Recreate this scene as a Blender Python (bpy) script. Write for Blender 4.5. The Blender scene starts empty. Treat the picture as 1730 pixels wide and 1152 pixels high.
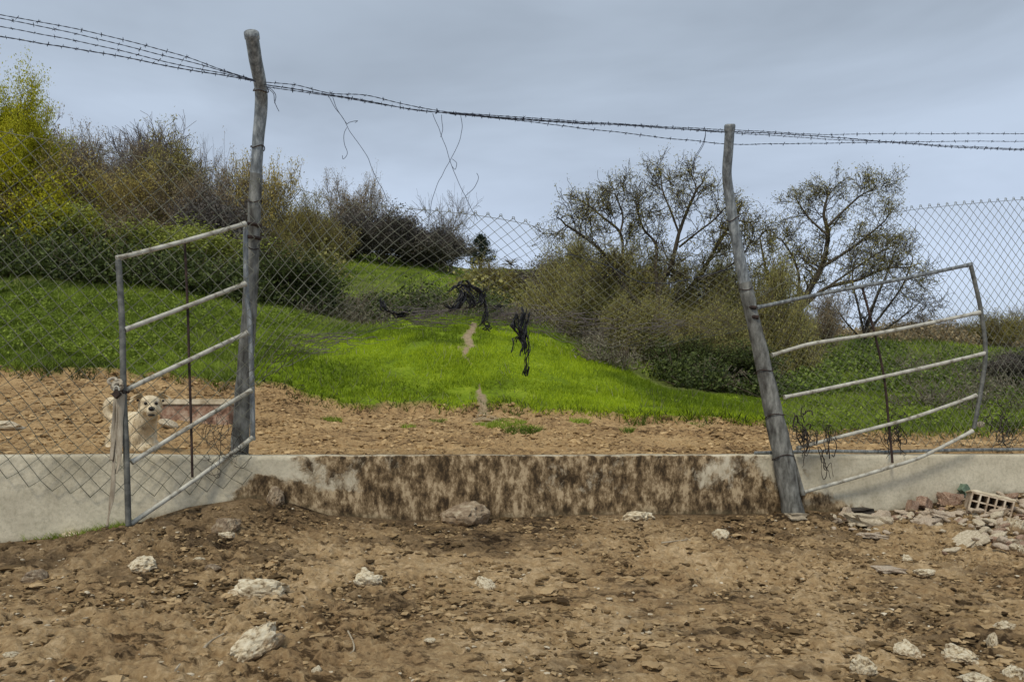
import bpy, bmesh, math, random
import numpy as np
from mathutils import Vector, noise as mnoise

random.seed(7)
RS = np.random.RandomState(11)
SC = bpy.context.scene
COL = SC.collection
F, CX, HY, ZC = 1300.0, 865.0, 735.0, 1.15      # focal length in photo pixels, centre column, horizon row, eye height

# ------------------------------------------------------------------ projection helpers (survey of the photograph)
def P(px, py, d):
    return Vector(((px - CX) / F * d, d, (HY - py) / F * d + ZC))

def fence_y(x):
    return 5.31 + 0.25 * x

def PF(px, py, off=0.0):
    a = (px - CX) / F
    return P(px, py, (5.31 + off) / (1 - 0.25 * a))

# ------------------------------------------------------------------ numpy noise
_perm = RS.rand(256, 256)
def vnoise(x, y):
    xi = np.floor(x).astype(int); yi = np.floor(y).astype(int)
    fx = x - xi; fy = y - yi
    fx = fx * fx * (3 - 2 * fx); fy = fy * fy * (3 - 2 * fy)
    a = _perm[xi % 256, yi % 256]; b = _perm[(xi + 1) % 256, yi % 256]
    c = _perm[xi % 256, (yi + 1) % 256]; d = _perm[(xi + 1) % 256, (yi + 1) % 256]
    return (a * (1 - fx) + b * fx) * (1 - fy) + (c * (1 - fx) + d * fx) * fy - 0.5

def fbm(x, y, oct=4, gain=0.5):
    s = 0; a = 1.0
    for k in range(oct):
        s = s + a * vnoise(x * 2 ** k + 17.3 * k, y * 2 ** k + 5.1 * k)
        a *= gain
    return s

# ------------------------------------------------------------------ terrain
DK = np.array([7, 8.5, 10, 12, 14, 17, 20, 25, 32, 45, 120.])
TAB = {
 -400: [750, 680, 615, 540, 470, 390, 330, 285, 265, 280, 520],
 0:    [752, 692, 640, 560, 492, 420, 370, 325, 300, 310, 520],
 250:  [756, 702, 646, 567, 510, 450, 405, 362, 335, 345, 520],
 430:  [758, 710, 665, 590, 537, 500, 462, 415, 385, 385, 540],
 600:  [760, 720, 686, 606, 566, 540, 505, 458, 430, 435, 570],
 700:  [760, 722, 694, 596, 553, 541, 512, 470, 442, 450, 600],
 800:  [760, 725, 700, 602, 555, 548, 524, 488, 462, 466, 600],
 900:  [762, 727, 701, 612, 566, 553, 532, 498, 466, 466, 610],
 1000: [762, 728, 700, 634, 600, 588, 565, 525, 492, 485, 620],
 1150: [763, 730, 706, 668, 652, 642, 622, 585, 545, 530, 620],
 1290: [763, 735, 716, 684, 668, 655, 640, 610, 580, 560, 630],
 1400: [764, 745, 730, 692, 650, 602, 577, 578, 576, 572, 640],
 1550: [765, 748, 734, 702, 665, 615, 585, 583, 582, 578, 640],
 1730: [765, 748, 734, 708, 675, 635, 603, 590, 585, 580, 640],
 2300: [765, 750, 738, 712, 685, 650, 620, 600, 590, 585, 640]}
TPX = np.array(sorted(TAB)); TPY = np.array([TAB[k] for k in sorted(TAB)], float)
TZ = (HY - TPY) * DK[None, :] / F
_kx = np.array([-200, 0, 120, 250, 330, 430, 500, 560, 700, 1000, 1290, 1330, 1380, 1500, 1650, 1800, 2200.])
_kz = np.array([-.66, -.63, -.60, -.53, -.44, -.39, -.43, -.51, -.56, -.55, -.58, -.54, -.575, -.58, -.47, -.45, -.5])
BND_X = np.array([-400, 0, 250, 430, 600, 800, 1000, 1150, 1290, 1400, 1550, 1730, 2300.])
BND_D = np.array([10.3, 10.2, 10.3, 10.0, 9.9, 10.0, 9.6, 9.2, 9.4, 8.9, 8.8, 8.8, 8.8])

def smooth(t):
    t = np.clip(t, 0, 1); return t * t * (3 - 2 * t)

def interp_back(x, y):
    yy = np.clip(y, 7, 119.9)
    px = np.clip(CX + F * x / yy, TPX[0], TPX[-1] - .01)
    i = np.clip(np.searchsorted(TPX, px, side='right') - 1, 0, len(TPX) - 2)
    t = smooth((px - TPX[i]) / (TPX[i + 1] - TPX[i]))
    j = np.clip(np.searchsorted(DK, yy, side='right') - 1, 0, len(DK) - 2)
    u = (yy - DK[j]) / (DK[j + 1] - DK[j])
    # catmull-rom in depth
    def row(ii):
        jm = np.maximum(j - 1, 0); jp = np.minimum(j + 2, len(DK) - 1)
        p0, p1, p2, p3 = TZ[ii, jm], TZ[ii, j], TZ[ii, j + 1], TZ[ii, jp]
        m1 = (p2 - p0) / (DK[j + 1] - DK[jm]) * (DK[j + 1] - DK[j])
        m2 = (p3 - p1) / (DK[jp] - DK[j]) * (DK[j + 1] - DK[j])
        u2, u3 = u * u, u * u * u
        return (2*u3 - 3*u2 + 1)*p1 + (u3 - 2*u2 + u)*m1 + (-2*u3 + 3*u2)*p2 + (u3 - u2)*m2
    return row(i) * (1 - t) + row(i + 1) * t

def bound(x, y):
    px = CX + F * x / np.maximum(y, 5)
    return np.interp(px, BND_X, BND_D) + 0.55 * fbm(x * .9, y * .2 + 3, 4) + .25 * vnoise(x * 6, y * 2)

def H(x, y):
    x = np.asarray(x, float); y = np.asarray(y, float)
    w = fence_y(x)
    pw = CX + F * x / w
    s = np.maximum(w - 0.1 - y, 0)
    kb = np.interp(pw, _kx, _kz)
    e = np.exp(-s / .75)
    zf = kb * e + (-.60) * (1 - e) - .10 * np.minimum(s, 8)
    zf = zf + .028 * fbm(x * 1.3, y * 1.6, 3) * smooth(s / .5)
    zf = zf + .07 * np.exp(-((x + 2.15) ** 2 + (y - 4.25) ** 2) / .06)
    q = y - (w + 0.1)
    zb = interp_back(x, y)
    edge = smooth((y - bound(x, y) + .06) / .14)
    zb = zb + .10 * edge * (y < 20)
    zb = zb + .10 * fbm(x * .8, y * .8, 3) * smooth((y - 6.5) / 3)
    t = smooth(q / 1.5)
    zb = np.where(y < 7.5, (-.29) * (1 - t) + zb * t, zb)
    z = np.where(q > -.1, zb, zf)
    return z + ZC

def h1(x, y):
    return float(H(np.array([x]), np.array([y]))[0])

def G(px, py):
    """front-of-wall ground point seen at this place of the photo"""
    ds = np.arange(1.6, 6.6, .01); xs = (px - CX) / F * ds
    ok = ds <= fence_y(xs) - .12; ds, xs = ds[ok], xs[ok]
    z = H(xs, ds); hit = np.nonzero(HY - F * (z - ZC) / ds <= py)[0]
    i = hit[0] if len(hit) else len(ds) - 1
    return Vector((xs[i], ds[i], z[i]))

# ------------------------------------------------------------------ materials
def newmat(name, rough=.85, metal=0.0, spec=.3):
    m = bpy.data.materials.new(name); m.use_nodes = True
    nt = m.node_tree; b = nt.nodes['Principled BSDF']
    b.inputs['Roughness'].default_value = rough
    b.inputs['Metallic'].default_value = metal
    b.inputs['Specular IOR Level'].default_value = spec
    return m, nt, b

def N(nt, t, **kw):
    n = nt.nodes.new(t)
    for k, v in kw.items(): setattr(n, k, v)
    return n

def noise(nt, scale, detail=6, rough=.6, coord='Object', vec=None, stretch=None, dist=0.0):
    tc = N(nt, 'ShaderNodeTexCoord'); mp = N(nt, 'ShaderNodeMapping')
    nt.links.new(tc.outputs[coord], mp.inputs['Vector'])
    if stretch: mp.inputs['Scale'].default_value = stretch
    n = N(nt, 'ShaderNodeTexNoise'); n.inputs['Scale'].default_value = scale
    n.inputs['Detail'].default_value = detail; n.inputs['Roughness'].default_value = rough
    n.inputs['Distortion'].default_value = dist
    nt.links.new(mp.outputs['Vector'], n.inputs['Vector'])
    return n.outputs['Fac']

def ramp(nt, fac, stops):
    r = N(nt, 'ShaderNodeValToRGB'); cr = r.color_ramp
    while len(cr.elements) < len(stops): cr.elements.new(.5)
    for e, (p, c) in zip(cr.elements, stops):
        e.position = p
        e.color = (c[0], c[1], c[2], 1) if hasattr(c, '__len__') else (c, c, c, 1)
    nt.links.new(fac, r.inputs['Fac'])
    return r.outputs['Color']

def mix(nt, fac, a, b, blend='MIX'):
    m = N(nt, 'ShaderNodeMix', data_type='RGBA', blend_type=blend)
    for sock, v in ((m.inputs[0], fac), (m.inputs[6], a), (m.inputs[7], b)):
        if isinstance(v, (int, float)): sock.default_value = v
        elif isinstance(v, tuple): sock.default_value = (*v, 1) if len(v) == 3 else v
        else: nt.links.new(v, sock)
    return m.outputs[2]

def math_(nt, op, a, b=None):
    m = N(nt, 'ShaderNodeMath', operation=op)
    for i, v in enumerate((a, b)):
        if v is None: continue
        if isinstance(v, (int, float)): m.inputs[i].default_value = v
        else: nt.links.new(v, m.inputs[i])
    return m.outputs[0]

def bump(nt, b, h, strength=.5, dist=.02):
    n = N(nt, 'ShaderNodeBump'); n.inputs['Strength'].default_value = strength
    n.inputs['Distance'].default_value = dist
    nt.links.new(h, n.inputs['Height']); nt.links.new(n.outputs['Normal'], b.inputs['Normal'])

def attr(nt, name):
    a = N(nt, 'ShaderNodeAttribute', attribute_name=name); return a.outputs['Fac']

def simple(name, stops, scale=8, rough=.85, metal=0, bs=.3, bd=.01, spec=.3, stretch=None, detail=8, bscale=None):
    m, nt, b = newmat(name, rough, metal, spec)
    f = noise(nt, scale, detail, .65, stretch=stretch)
    nt.links.new(ramp(nt, f, stops), b.inputs['Base Color'])
    f2 = noise(nt, (bscale or scale * 3), 6, .7)
    bump(nt, b, f2, bs, bd)
    return m

def rockmat(name, stops, soil):
    m = simple(name, stops, 2.6, .92, 0, .8, .012, .2, bscale=7); nt = m.node_tree; b = nt.nodes['Principled BSDF']
    src = b.inputs['Base Color'].links[0].from_socket
    g = N(nt, 'ShaderNodeNewGeometry'); sp = N(nt, 'ShaderNodeSeparateXYZ'); tc = N(nt, 'ShaderNodeTexCoord')
    nt.links.new(tc.outputs['Object'], sp.inputs[0])
    k = math_(nt, 'ADD', math_(nt, 'MULTIPLY', sp.outputs['Z'], -.35), noise(nt, 2.2, 7, .7))
    nt.links.new(mix(nt, ramp(nt, k, [(.46, 0), (.60, 1)]), src, soil), b.inputs['Base Color']); return m

def leafmat(name, a, c, trans=.25, rough=.6):
    m, nt, b = newmat(name, rough, 0, .25)
    mid = tuple((a[i] + c[i]) / 2 for i in range(3))
    f = noise(nt, .9, 3, .5)
    t = math_(nt, 'ADD', math_(nt, 'MULTIPLY', attr(nt, 'tint'), .6), math_(nt, 'MULTIPLY', f, .4))
    col = ramp(nt, t, [(.15, a), (.5, mid), (.85, c)])
    nt.links.new(col, b.inputs['Base Color'])
    tr = N(nt, 'ShaderNodeBsdfTranslucent'); nt.links.new(col, tr.inputs['Color'])
    ms = N(nt, 'ShaderNodeMixShader'); ms.inputs[0].default_value = trans
    out = nt.nodes['Material Output']
    nt.links.new(b.outputs[0], ms.inputs[1]); nt.links.new(tr.outputs[0], ms.inputs[2])
    nt.links.new(ms.outputs[0], out.inputs['Surface'])
    return m

def ground_material():
    m, nt, b = newmat('soil_and_grass', .95, 0, .15)
    n1 = noise(nt, 1.6, 8, .6); n2 = noise(nt, 15, 12, .78, dist=.3); n3 = noise(nt, 60, 6, .7)
    comb = math_(nt, 'ADD', math_(nt, 'MULTIPLY', n1, .35), math_(nt, 'ADD', math_(nt, 'MULTIPLY', n2, .45), math_(nt, 'MULTIPLY', n3, .2)))
    soil = ramp(nt, comb, [(.36, (.08, .05, .024)), (.43, (.32, .205, .10)), (.51, (.46, .315, .16)), (.62, (.76, .57, .34))])
    n4 = noise(nt, 19, 9, .72, stretch=(.55, 1, 1), dist=.5)
    spot = ramp(nt, math_(nt, 'ADD', math_(nt, 'MULTIPLY', n4, .75), math_(nt, 'MULTIPLY', n1, .25)), [(.415, (.13, .11, .095)), (.475, (1, 1, 1))])  # dark spots painted in as the shade of small soil crevices
    far = ramp(nt, comb, [(.36, (.14, .085, .036)), (.46, (.37, .235, .11)), (.56, (.53, .36, .175)), (.66, (.70, .52, .30))])
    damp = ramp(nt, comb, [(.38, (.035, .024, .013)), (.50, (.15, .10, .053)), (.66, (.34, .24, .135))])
    c = mix(nt, attr(nt, 'back'), soil, far)
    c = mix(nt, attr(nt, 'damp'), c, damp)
    c = mix(nt, .85, c, spot, 'MULTIPLY')
    g1 = noise(nt, 2.2, 6, .6); g2 = noise(nt, 25, 6, .7, stretch=(1, 1, .3))
    gc = math_(nt, 'ADD', math_(nt, 'MULTIPLY', g1, .5), math_(nt, 'MULTIPLY', g2, .5))
    gr = ramp(nt, gc, [(.35, (.07, .10, .010)), (.5, (.17, .25, .010)), (.65, (.32, .40, .03))])
    sc = ramp(nt, gc, [(.35, (.05, .06, .015)), (.5, (.13, .16, .035)), (.68, (.28, .29, .09))])
    gr = mix(nt, attr(nt, 'veil_dim'), gr, mix(nt, 1.0, gr, (.62, .62, .9), 'MULTIPLY'))  # darkens the grass to carry the veil of the wire mesh before it
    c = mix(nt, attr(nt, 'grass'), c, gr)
    c = mix(nt, attr(nt, 'scrub'), c, sc)
    pathc = ramp(nt, n2, [(.35, (.22, .16, .09)), (.6, (.44, .34, .21))])
    c = mix(nt, attr(nt, 'path'), c, pathc)
    nt.links.new(c, b.inputs['Base Color'])
    bump(nt, b, math_(nt, 'ADD', n2, math_(nt, 'MULTIPLY', n3, .6)), .9, .03)
    return m

def wall_material():
    m, nt, b = newmat('stained_plaster', .9, 0, .2)
    base = ramp(nt, noise(nt, 3, 8, .6), [(.3, (.44, .39, .28)), (.5, (.60, .54, .40)), (.7, (.72, .65, .49))])
    fine = ramp(nt, noise(nt, 45, 8, .7), [(.3, (.72, .72, .70)), (.55, (1, 1, 1))])
    base = mix(nt, 1.0, base, fine, 'MULTIPLY')
    streak = noise(nt, 6, 6, .6, stretch=(1, 1, .8))
    fl = noise(nt, 15, 9, .76, stretch=(1, 1, .75), dist=.8)
    big = noise(nt, 2.3, 4, .6)
    st = math_(nt, 'ADD', math_(nt, 'ADD', math_(nt, 'MULTIPLY', streak, .40), math_(nt, 'MULTIPLY', fl, .32)), math_(nt, 'MULTIPLY', big, .28))
    mk = math_(nt, 'ADD', st, math_(nt, 'MULTIPLY', math_(nt, 'SUBTRACT', attr(nt, 'mud'), .45), .26))
    mask = ramp(nt, mk, [(.495, 0), (.555, 1)])
    mud = ramp(nt, noise(nt, 16, 9, .72, stretch=(1, 1, .55)), [(.40, (.045, .030, .016)), (.47, (.13, .086, .044)), (.53, (.25, .175, .095)), (.60, (.50, .38, .23))])
    film = ramp(nt, math_(nt, 'ADD', math_(nt, 'MULTIPLY', attr(nt, 'mud'), .9), math_(nt, 'MULTIPLY', math_(nt, 'SUBTRACT', st, .5), 2.2)), [(.28, 0), (.62, 1)])
    base = mix(nt, film, base, ramp(nt, noise(nt, 24, 8, .7, stretch=(1, 1, .5)), [(.4, (.30, .22, .13)), (.5, (.46, .36, .23)), (.62, (.62, .53, .38))]))
    c = mix(nt, mask, base, mud)
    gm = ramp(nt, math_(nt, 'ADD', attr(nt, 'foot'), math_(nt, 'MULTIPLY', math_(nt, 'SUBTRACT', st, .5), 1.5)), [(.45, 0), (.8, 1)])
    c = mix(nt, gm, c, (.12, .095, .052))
    nt.links.new(c, b.inputs['Base Color'])
    bump(nt, b, math_(nt, 'ADD', fl, mask), .5, .012)
    return m

M = {}
M['ground'] = ground_material()
M['wall'] = wall_material()
M['galv'] = simple('galvanised_steel', [(.36, (.09, .095, .092)), (.5, (.19, .20, .195)), (.66, (.36, .37, .35))], 40, .55, .35, .3, .003, .5, stretch=(1, 1, .3))
M['postlow'] = simple('rusty_weathered_steel', [(.34, (.05, .045, .038)), (.5, (.15, .148, .13)), (.66, (.29, .285, .255))], 20, .75, .15, .5, .004, .3, stretch=(1, 1, .35))
M['tube'] = simple('pale_painted_tube', [(.36, (.20, .17, .12)), (.46, (.42, .40, .33)), (.64, (.58, .56, .47))], 18, .6, .1, .3, .002, .4)
M['tubedark'] = simple('dull_grey_tube', [(.3, (.05, .05, .045)), (.55, (.15, .15, .13)), (.75, (.28, .27, .23))], 18, .6, .3, .3, .002, .4)
M['rust'] = simple('dark_rusty_iron', [(.3, (.018, .013, .011)), (.6, (.07, .045, .035)), (.75, (.13, .08, .055))], 20, .8, .3, .4, .002)
M['mesh'] = simple('zinc_wire', [(.3, (.085, .085, .06)), (.6, (.23, .225, .16))], 6, .5, .35, .0, .001, .5)
M['barb'] = simple('dark_barbed_wire', [(.3, (.02, .024, .035)), (.7, (.07, .08, .11))], 20, .6, .5, 0, .001)
M['vine'] = simple('dead_stem', [(.3, (.022, .019, .015)), (.7, (.075, .06, .045))], 20, .9)
M['black'] = simple('black_plastic', [(.3, (.008, .008, .009)), (.7, (.035, .035, .037))], 14, .35, 0, .5, .01, .4)
M['rag'] = simple('dirty_beige_cloth', [(.3, (.25, .20, .14)), (.7, (.55, .49, .38))], 25, .95, stretch=(1, 1, .3))
M['rock'] = rockmat('pale_limestone', [(.36, (.16, .11, .06)), (.44, (.48, .38, .24)), (.50, (.68, .58, .40)), (.7, (.82, .75, .57))], (.34, .235, .13))
M['rockdull'] = rockmat('muddy_stone', [(.3, (.10, .07, .045)), (.5, (.27, .20, .13)), (.7, (.52, .44, .31))], (.20, .135, .075))
M['clod'] = simple('dry_soil_clod', [(.3, (.09, .058, .03)), (.5, (.32, .215, .115)), (.7, (.55, .40, .24))], 9, .95, 0, .8, .01, .1, bscale=50)
M['clodX'] = None
M['clodfar'] = simple('pale_soil_clod', [(.3, (.20, .12, .06)), (.5, (.44, .28, .15)), (.7, (.64, .46, .28))], 7, .95, 0, .8, .01, .1, bscale=50)
M['grit'] = simple('pale_grit', [(.3, (.28, .22, .14)), (.5, (.52, .44, .31)), (.7, (.74, .66, .50))], 7, .9, 0, .4, .01, .1)
M['brick'] = simple('broken_red_clay', [(.36, (.13, .07, .045)), (.48, (.30, .18, .12)), (.6, (.48, .37, .27))], 9, .9, 0, .5, .01)
M['pinkbrick'] = simple('mortar_coated_clay', [(.36, (.22, .155, .10)), (.48, (.44, .345, .245)), (.6, (.64, .55, .42))], 9, .9, 0, .5, .01)
M['greenmoss'] = simple('green_rubble_sack', [(.3, (.08, .12, .08)), (.7, (.20, .27, .19))], 12, .95)
M['stick'] = simple('pale_dry_wood', [(.3, (.24, .19, .12)), (.7, (.56, .48, .35))], 20, .9, stretch=(1, 1, .4))
M['bark'] = simple('grey_brown_bark', [(.3, (.025, .020, .014)), (.7, (.085, .068, .045))], 12, .95)
M['twig'] = simple('brown_twigs', [(.3, (.07, .052, .038)), (.7, (.20, .155, .11))], 6, .95)
M['twiggrey'] = simple('grey_bare_twigs', [(.3, (.10, .085, .08)), (.7, (.20, .175, .16))], 6, .95)
M['l_yellow'] = leafmat('yellow_green_leaves', (.28, .28, .012), (.66, .62, .03), .35)
M['l_olive'] = leafmat('olive_buds', (.13, .115, .025), (.46, .40, .11))
M['l_gold'] = leafmat('golden_olive_leaves', (.27, .205, .05), (.66, .54, .16))
M['l_brown'] = leafmat('brown_dry_leaves', (.15, .11, .06), (.48, .38, .21))
M['l_dark'] = leafmat('dark_green_leaves', (.02, .03, .01), (.13, .165, .04), .15)
M['l_mid'] = leafmat('mid_green_leaves', (.05, .085, .018), (.26, .34, .06))
M['l_grey'] = leafmat('grey_dark_leaves', (.06, .053, .047), (.20, .175, .145), .1)
M['l_pine'] = leafmat('dark_pine_needles', (.008, .014, .008), (.035, .055, .025), .05)
M['grass'] = leafmat('bright_green_grass', (.11, .17, .006), (.43, .54, .018), .35)
M['weed'] = leafmat('fresh_green_weeds', (.08, .12, .014), (.32, .41, .05), .3)
M['l_bramble'] = leafmat('olive_green_bramble', (.13, .16, .025), (.52, .56, .12))  # lighter bramble green, for the lit tops
M['l_willow'] = leafmat('soft_olive_willow_leaves', (.15, .14, .04), (.50, .46, .15))
M['l_lip'] = leafmat('deep_green_grass', (.02, .03, .006), (.10, .14, .015), .2)
M['dryveg'] = leafmat('dry_grey_grass', (.10, .09, .06), (.30, .27, .18), .2)
M['fur'] = None

def clodmat(name, stops):
    m, nt, b = newmat(name, .95, 0, .1)
    t = math_(nt, 'ADD', math_(nt, 'MULTIPLY', attr(nt, 'tint'), .6), math_(nt, 'MULTIPLY', noise(nt, 25, 6, .7), .4))
    nt.links.new(ramp(nt, t, stops), b.inputs['Base Color']); bump(nt, b, noise(nt, 60, 6, .7), .8, .01); return m
M['clod'] = clodmat('dry_soil_clod', [(.2, (.06, .038, .018)), (.5, (.26, .175, .085)), (.9, (.58, .42, .23))])
M['clodfar'] = clodmat('pale_soil_clod', [(.2, (.17, .105, .048)), (.5, (.42, .28, .13)), (.85, (.64, .46, .245))])

# ------------------------------------------------------------------ mesh building
class MB:
    def __init__(self): self.v = []; self.f = []; self.n = 0; self.t = []
    def add(self, verts, faces, tint=None):
        verts = np.asarray(verts, float); faces = np.asarray(faces, int)
        self.v.append(verts); self.f.append(faces + self.n); self.n += len(verts)
        self.t.append(np.full(len(faces), .5) if tint is None else np.asarray(tint, float))
    def mesh(self, name, mat, smooth_=True):
        me = bpy.data.meshes.new(name)
        V = np.concatenate(self.v) if self.v else np.zeros((0, 3))
        me.vertices.add(len(V)); me.vertices.foreach_set('co', V.ravel())
        tot = np.concatenate([np.full(len(f), f.shape[1]) for f in self.f])
        idx = np.concatenate([f.ravel() for f in self.f])
        me.loops.add(len(idx)); me.loops.foreach_set('vertex_index', idx)
        me.polygons.add(len(tot))
        st = np.concatenate([[0], np.cumsum(tot)[:-1]])
        me.polygons.foreach_set('loop_start', st); me.polygons.foreach_set('loop_total', tot)
        me.polygons.foreach_set('use_smooth', np.full(len(tot), smooth_))
        me.update(calc_edges=True)
        a = me.attributes.new('tint', 'FLOAT', 'FACE'); a.data.foreach_set('value', np.concatenate(self.t))
        if mat: me.materials.append(mat)
        me.validate()
        return me
    def build(self, name, mat, parent=None, smooth_=True):
        return link(name, self.mesh(name, mat, smooth_), parent)

def link(name, me, parent=None):
    o = bpy.data.objects.new(name, me); COL.objects.link(o)
    if parent:
        o.parent = parent
        if parent.location.length: o.matrix_parent_inverse = parent.matrix_basis.inverted()
    return o

def tag(o, label=None, cat=None, group=None, kind=None):
    if label: o['label'] = label
    if cat: o['category'] = cat
    if group: o['group'] = group
    if kind: o['kind'] = kind
    return o

def empty(name, loc, label, cat, group=None):
    o = bpy.data.objects.new(name, None); COL.objects.link(o); o.location = loc
    return tag(o, label, cat, group)

def tube(mb, pts, rad, sides=8, cap=True, wob=0.0):
    pts = [Vector(p) for p in pts]; n = len(pts)
    if not hasattr(rad, '__len__'): rad = [rad] * n
    vs = []; prev = None
    for i in range(n):
        d = (pts[min(i + 1, n - 1)] - pts[max(i - 1, 0)])
        if d.length < 1e-9: d = Vector((0, 0, 1))
        d.normalize()
        if prev is None:
            a = Vector((0, 0, 1)) if abs(d.z) < .9 else Vector((1, 0, 0))
            u = d.cross(a).normalized()
        else:
            u = (prev - d * prev.dot(d)).normalized()
        prev = u; w = d.cross(u)
        for k in range(sides):
            t = 2 * math.pi * k / sides
            r = rad[i] * (1 + wob * mnoise.noise(pts[i] * 9 + Vector((k, 0, 0))))
            vs.append(pts[i] + (u * math.cos(t) + w * math.sin(t)) * r)
    fs = []
    for i in range(n - 1):
        for k in range(sides):
            k2 = (k + 1) % sides
            fs.append((i * sides + k, i * sides + k2, (i + 1) * sides + k2, (i + 1) * sides + k))
    mb.add([tuple(v) for v in vs], fs)
    if cap:
        for base, rev, c in ((0, True, pts[0]), ((n - 1) * sides, False, pts[-1])):
            ring = [tuple(vs[base + k]) for k in range(sides)] + [tuple(c)]
            tr = [((k + 1) % sides, k, sides) if rev else (k, (k + 1) % sides, sides) for k in range(sides)]
            mb.add(ring, tr)

def spline(pts, n=8):
    pts = [Vector(p) for p in pts]; out = []
    for i in range(len(pts) - 1):
        p0 = pts[max(i - 1, 0)]; p1 = pts[i]; p2 = pts[i + 1]; p3 = pts[min(i + 2, len(pts) - 1)]
        for k in range(n):
            t = k / n
            out.append(.5 * ((2 * p1) + (p2 - p0) * t + (2 * p0 - 5 * p1 + 4 * p2 - p3) * t * t + (3 * p1 - p0 - 3 * p2 + p3) * t ** 3))
    out.append(pts[-1]); return out

def lerp_list(vals, n):
    return list(np.interp(np.linspace(0, 1, n), np.linspace(0, 1, len(vals)), vals))

def segs_to_mesh(mb, segs, sides=3):
    """many straight tapering branch pieces at once: rows of x0 y0 z0 x1 y1 z1 r0 r1"""
    S = np.array(segs, float)
    if len(S) == 0: return
    a = S[:, :3]; b = S[:, 3:6]; d = b - a
    L = np.linalg.norm(d, axis=1, keepdims=True) + 1e-9; d = d / L
    b = b + d * S[:, 7:8] * .5
    ref = np.where(np.abs(d[:, 2:3]) < .9, np.array([[0, 0, 1.]]), np.array([[1., 0, 0]]))
    u = np.cross(d, ref); u /= np.linalg.norm(u, axis=1, keepdims=True); w = np.cross(d, u)
    n = len(S); V = np.zeros((n, 2 * sides, 3))
    for k in range(sides):
        t = 2 * math.pi * k / sides; off = u * math.cos(t) + w * math.sin(t)
        V[:, k] = a + off * S[:, 6:7]; V[:, sides + k] = b + off * S[:, 7:8]
    base = (np.arange(n) * 2 * sides)[:, None]
    fs = np.concatenate([base + np.array([[k, (k + 1) % sides, sides + (k + 1) % sides, sides + k]]) for k in range(sides)])
    mb.add(V.reshape(-1, 3), fs)

def leaves(mb, C, size, rs, aspect=.5, flat=0.0, droop=0.0, vary=.5):
    """small diamond leaves centred on the points C"""
    n = len(C)
    if n == 0: return
    d = rs.normal(size=(n, 3)); d[:, 2] = d[:, 2] * (1 - flat) - droop
    d /= np.linalg.norm(d, axis=1, keepdims=True) + 1e-9
    r = rs.normal(size=(n, 3)); s = np.cross(d, r); s /= np.linalg.norm(s, axis=1, keepdims=True) + 1e-9
    nn = np.cross(d, s)
    L = (size * (1 + vary * (rs.rand(n) - .5) * 2))[:, None] if not hasattr(size, '__len__') else size[:, None]
    W = L * aspect * .5
    V = np.stack([C - d * L * .5, C + s * W + nn * W * .25, C + d * L * .5, C - s * W + nn * W * .25], axis=1)
    fs = np.arange(n)[:, None] * 4 + np.array([[0, 1, 2, 3]])
    mb.add(V.reshape(-1, 3), fs, rs.rand(n))

def grow(rs, p, d, L, r, lev, mx, segs, tips, o):
    n = o.get('nseg', 4); st = L / n
    for i in range(n):
        d = d + rs.normal(size=3) * o.get('wig', .22) + np.array([0, 0, o.get('trop', .05)])
        d /= np.linalg.norm(d)
        q = p + d * st; r2 = r * (1 - .45 / n)
        segs.append((*p, *q, r, r2))
        if lev < mx and (i > 0 or lev > 0 or o.get('low')):
            for c in range(o.get('kids', 2) if rs.rand() < o.get('pk', .75) else 1):
                s = rs.normal(size=3); s -= d * s.dot(d); s /= np.linalg.norm(s) + 1e-9
                a = o.get('ang', .75) * (0.7 + .6 * rs.rand())
                cd = d * math.cos(a) + s * math.sin(a)
                grow(rs, q, cd, L * o.get('ratio', .6) * (.7 + .6 * rs.rand()), r2 * .62, lev + 1, mx, segs, tips, o)
        p, r = q, r2
    tips.append((*p, *d))
    if lev == mx:
        pass

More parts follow.
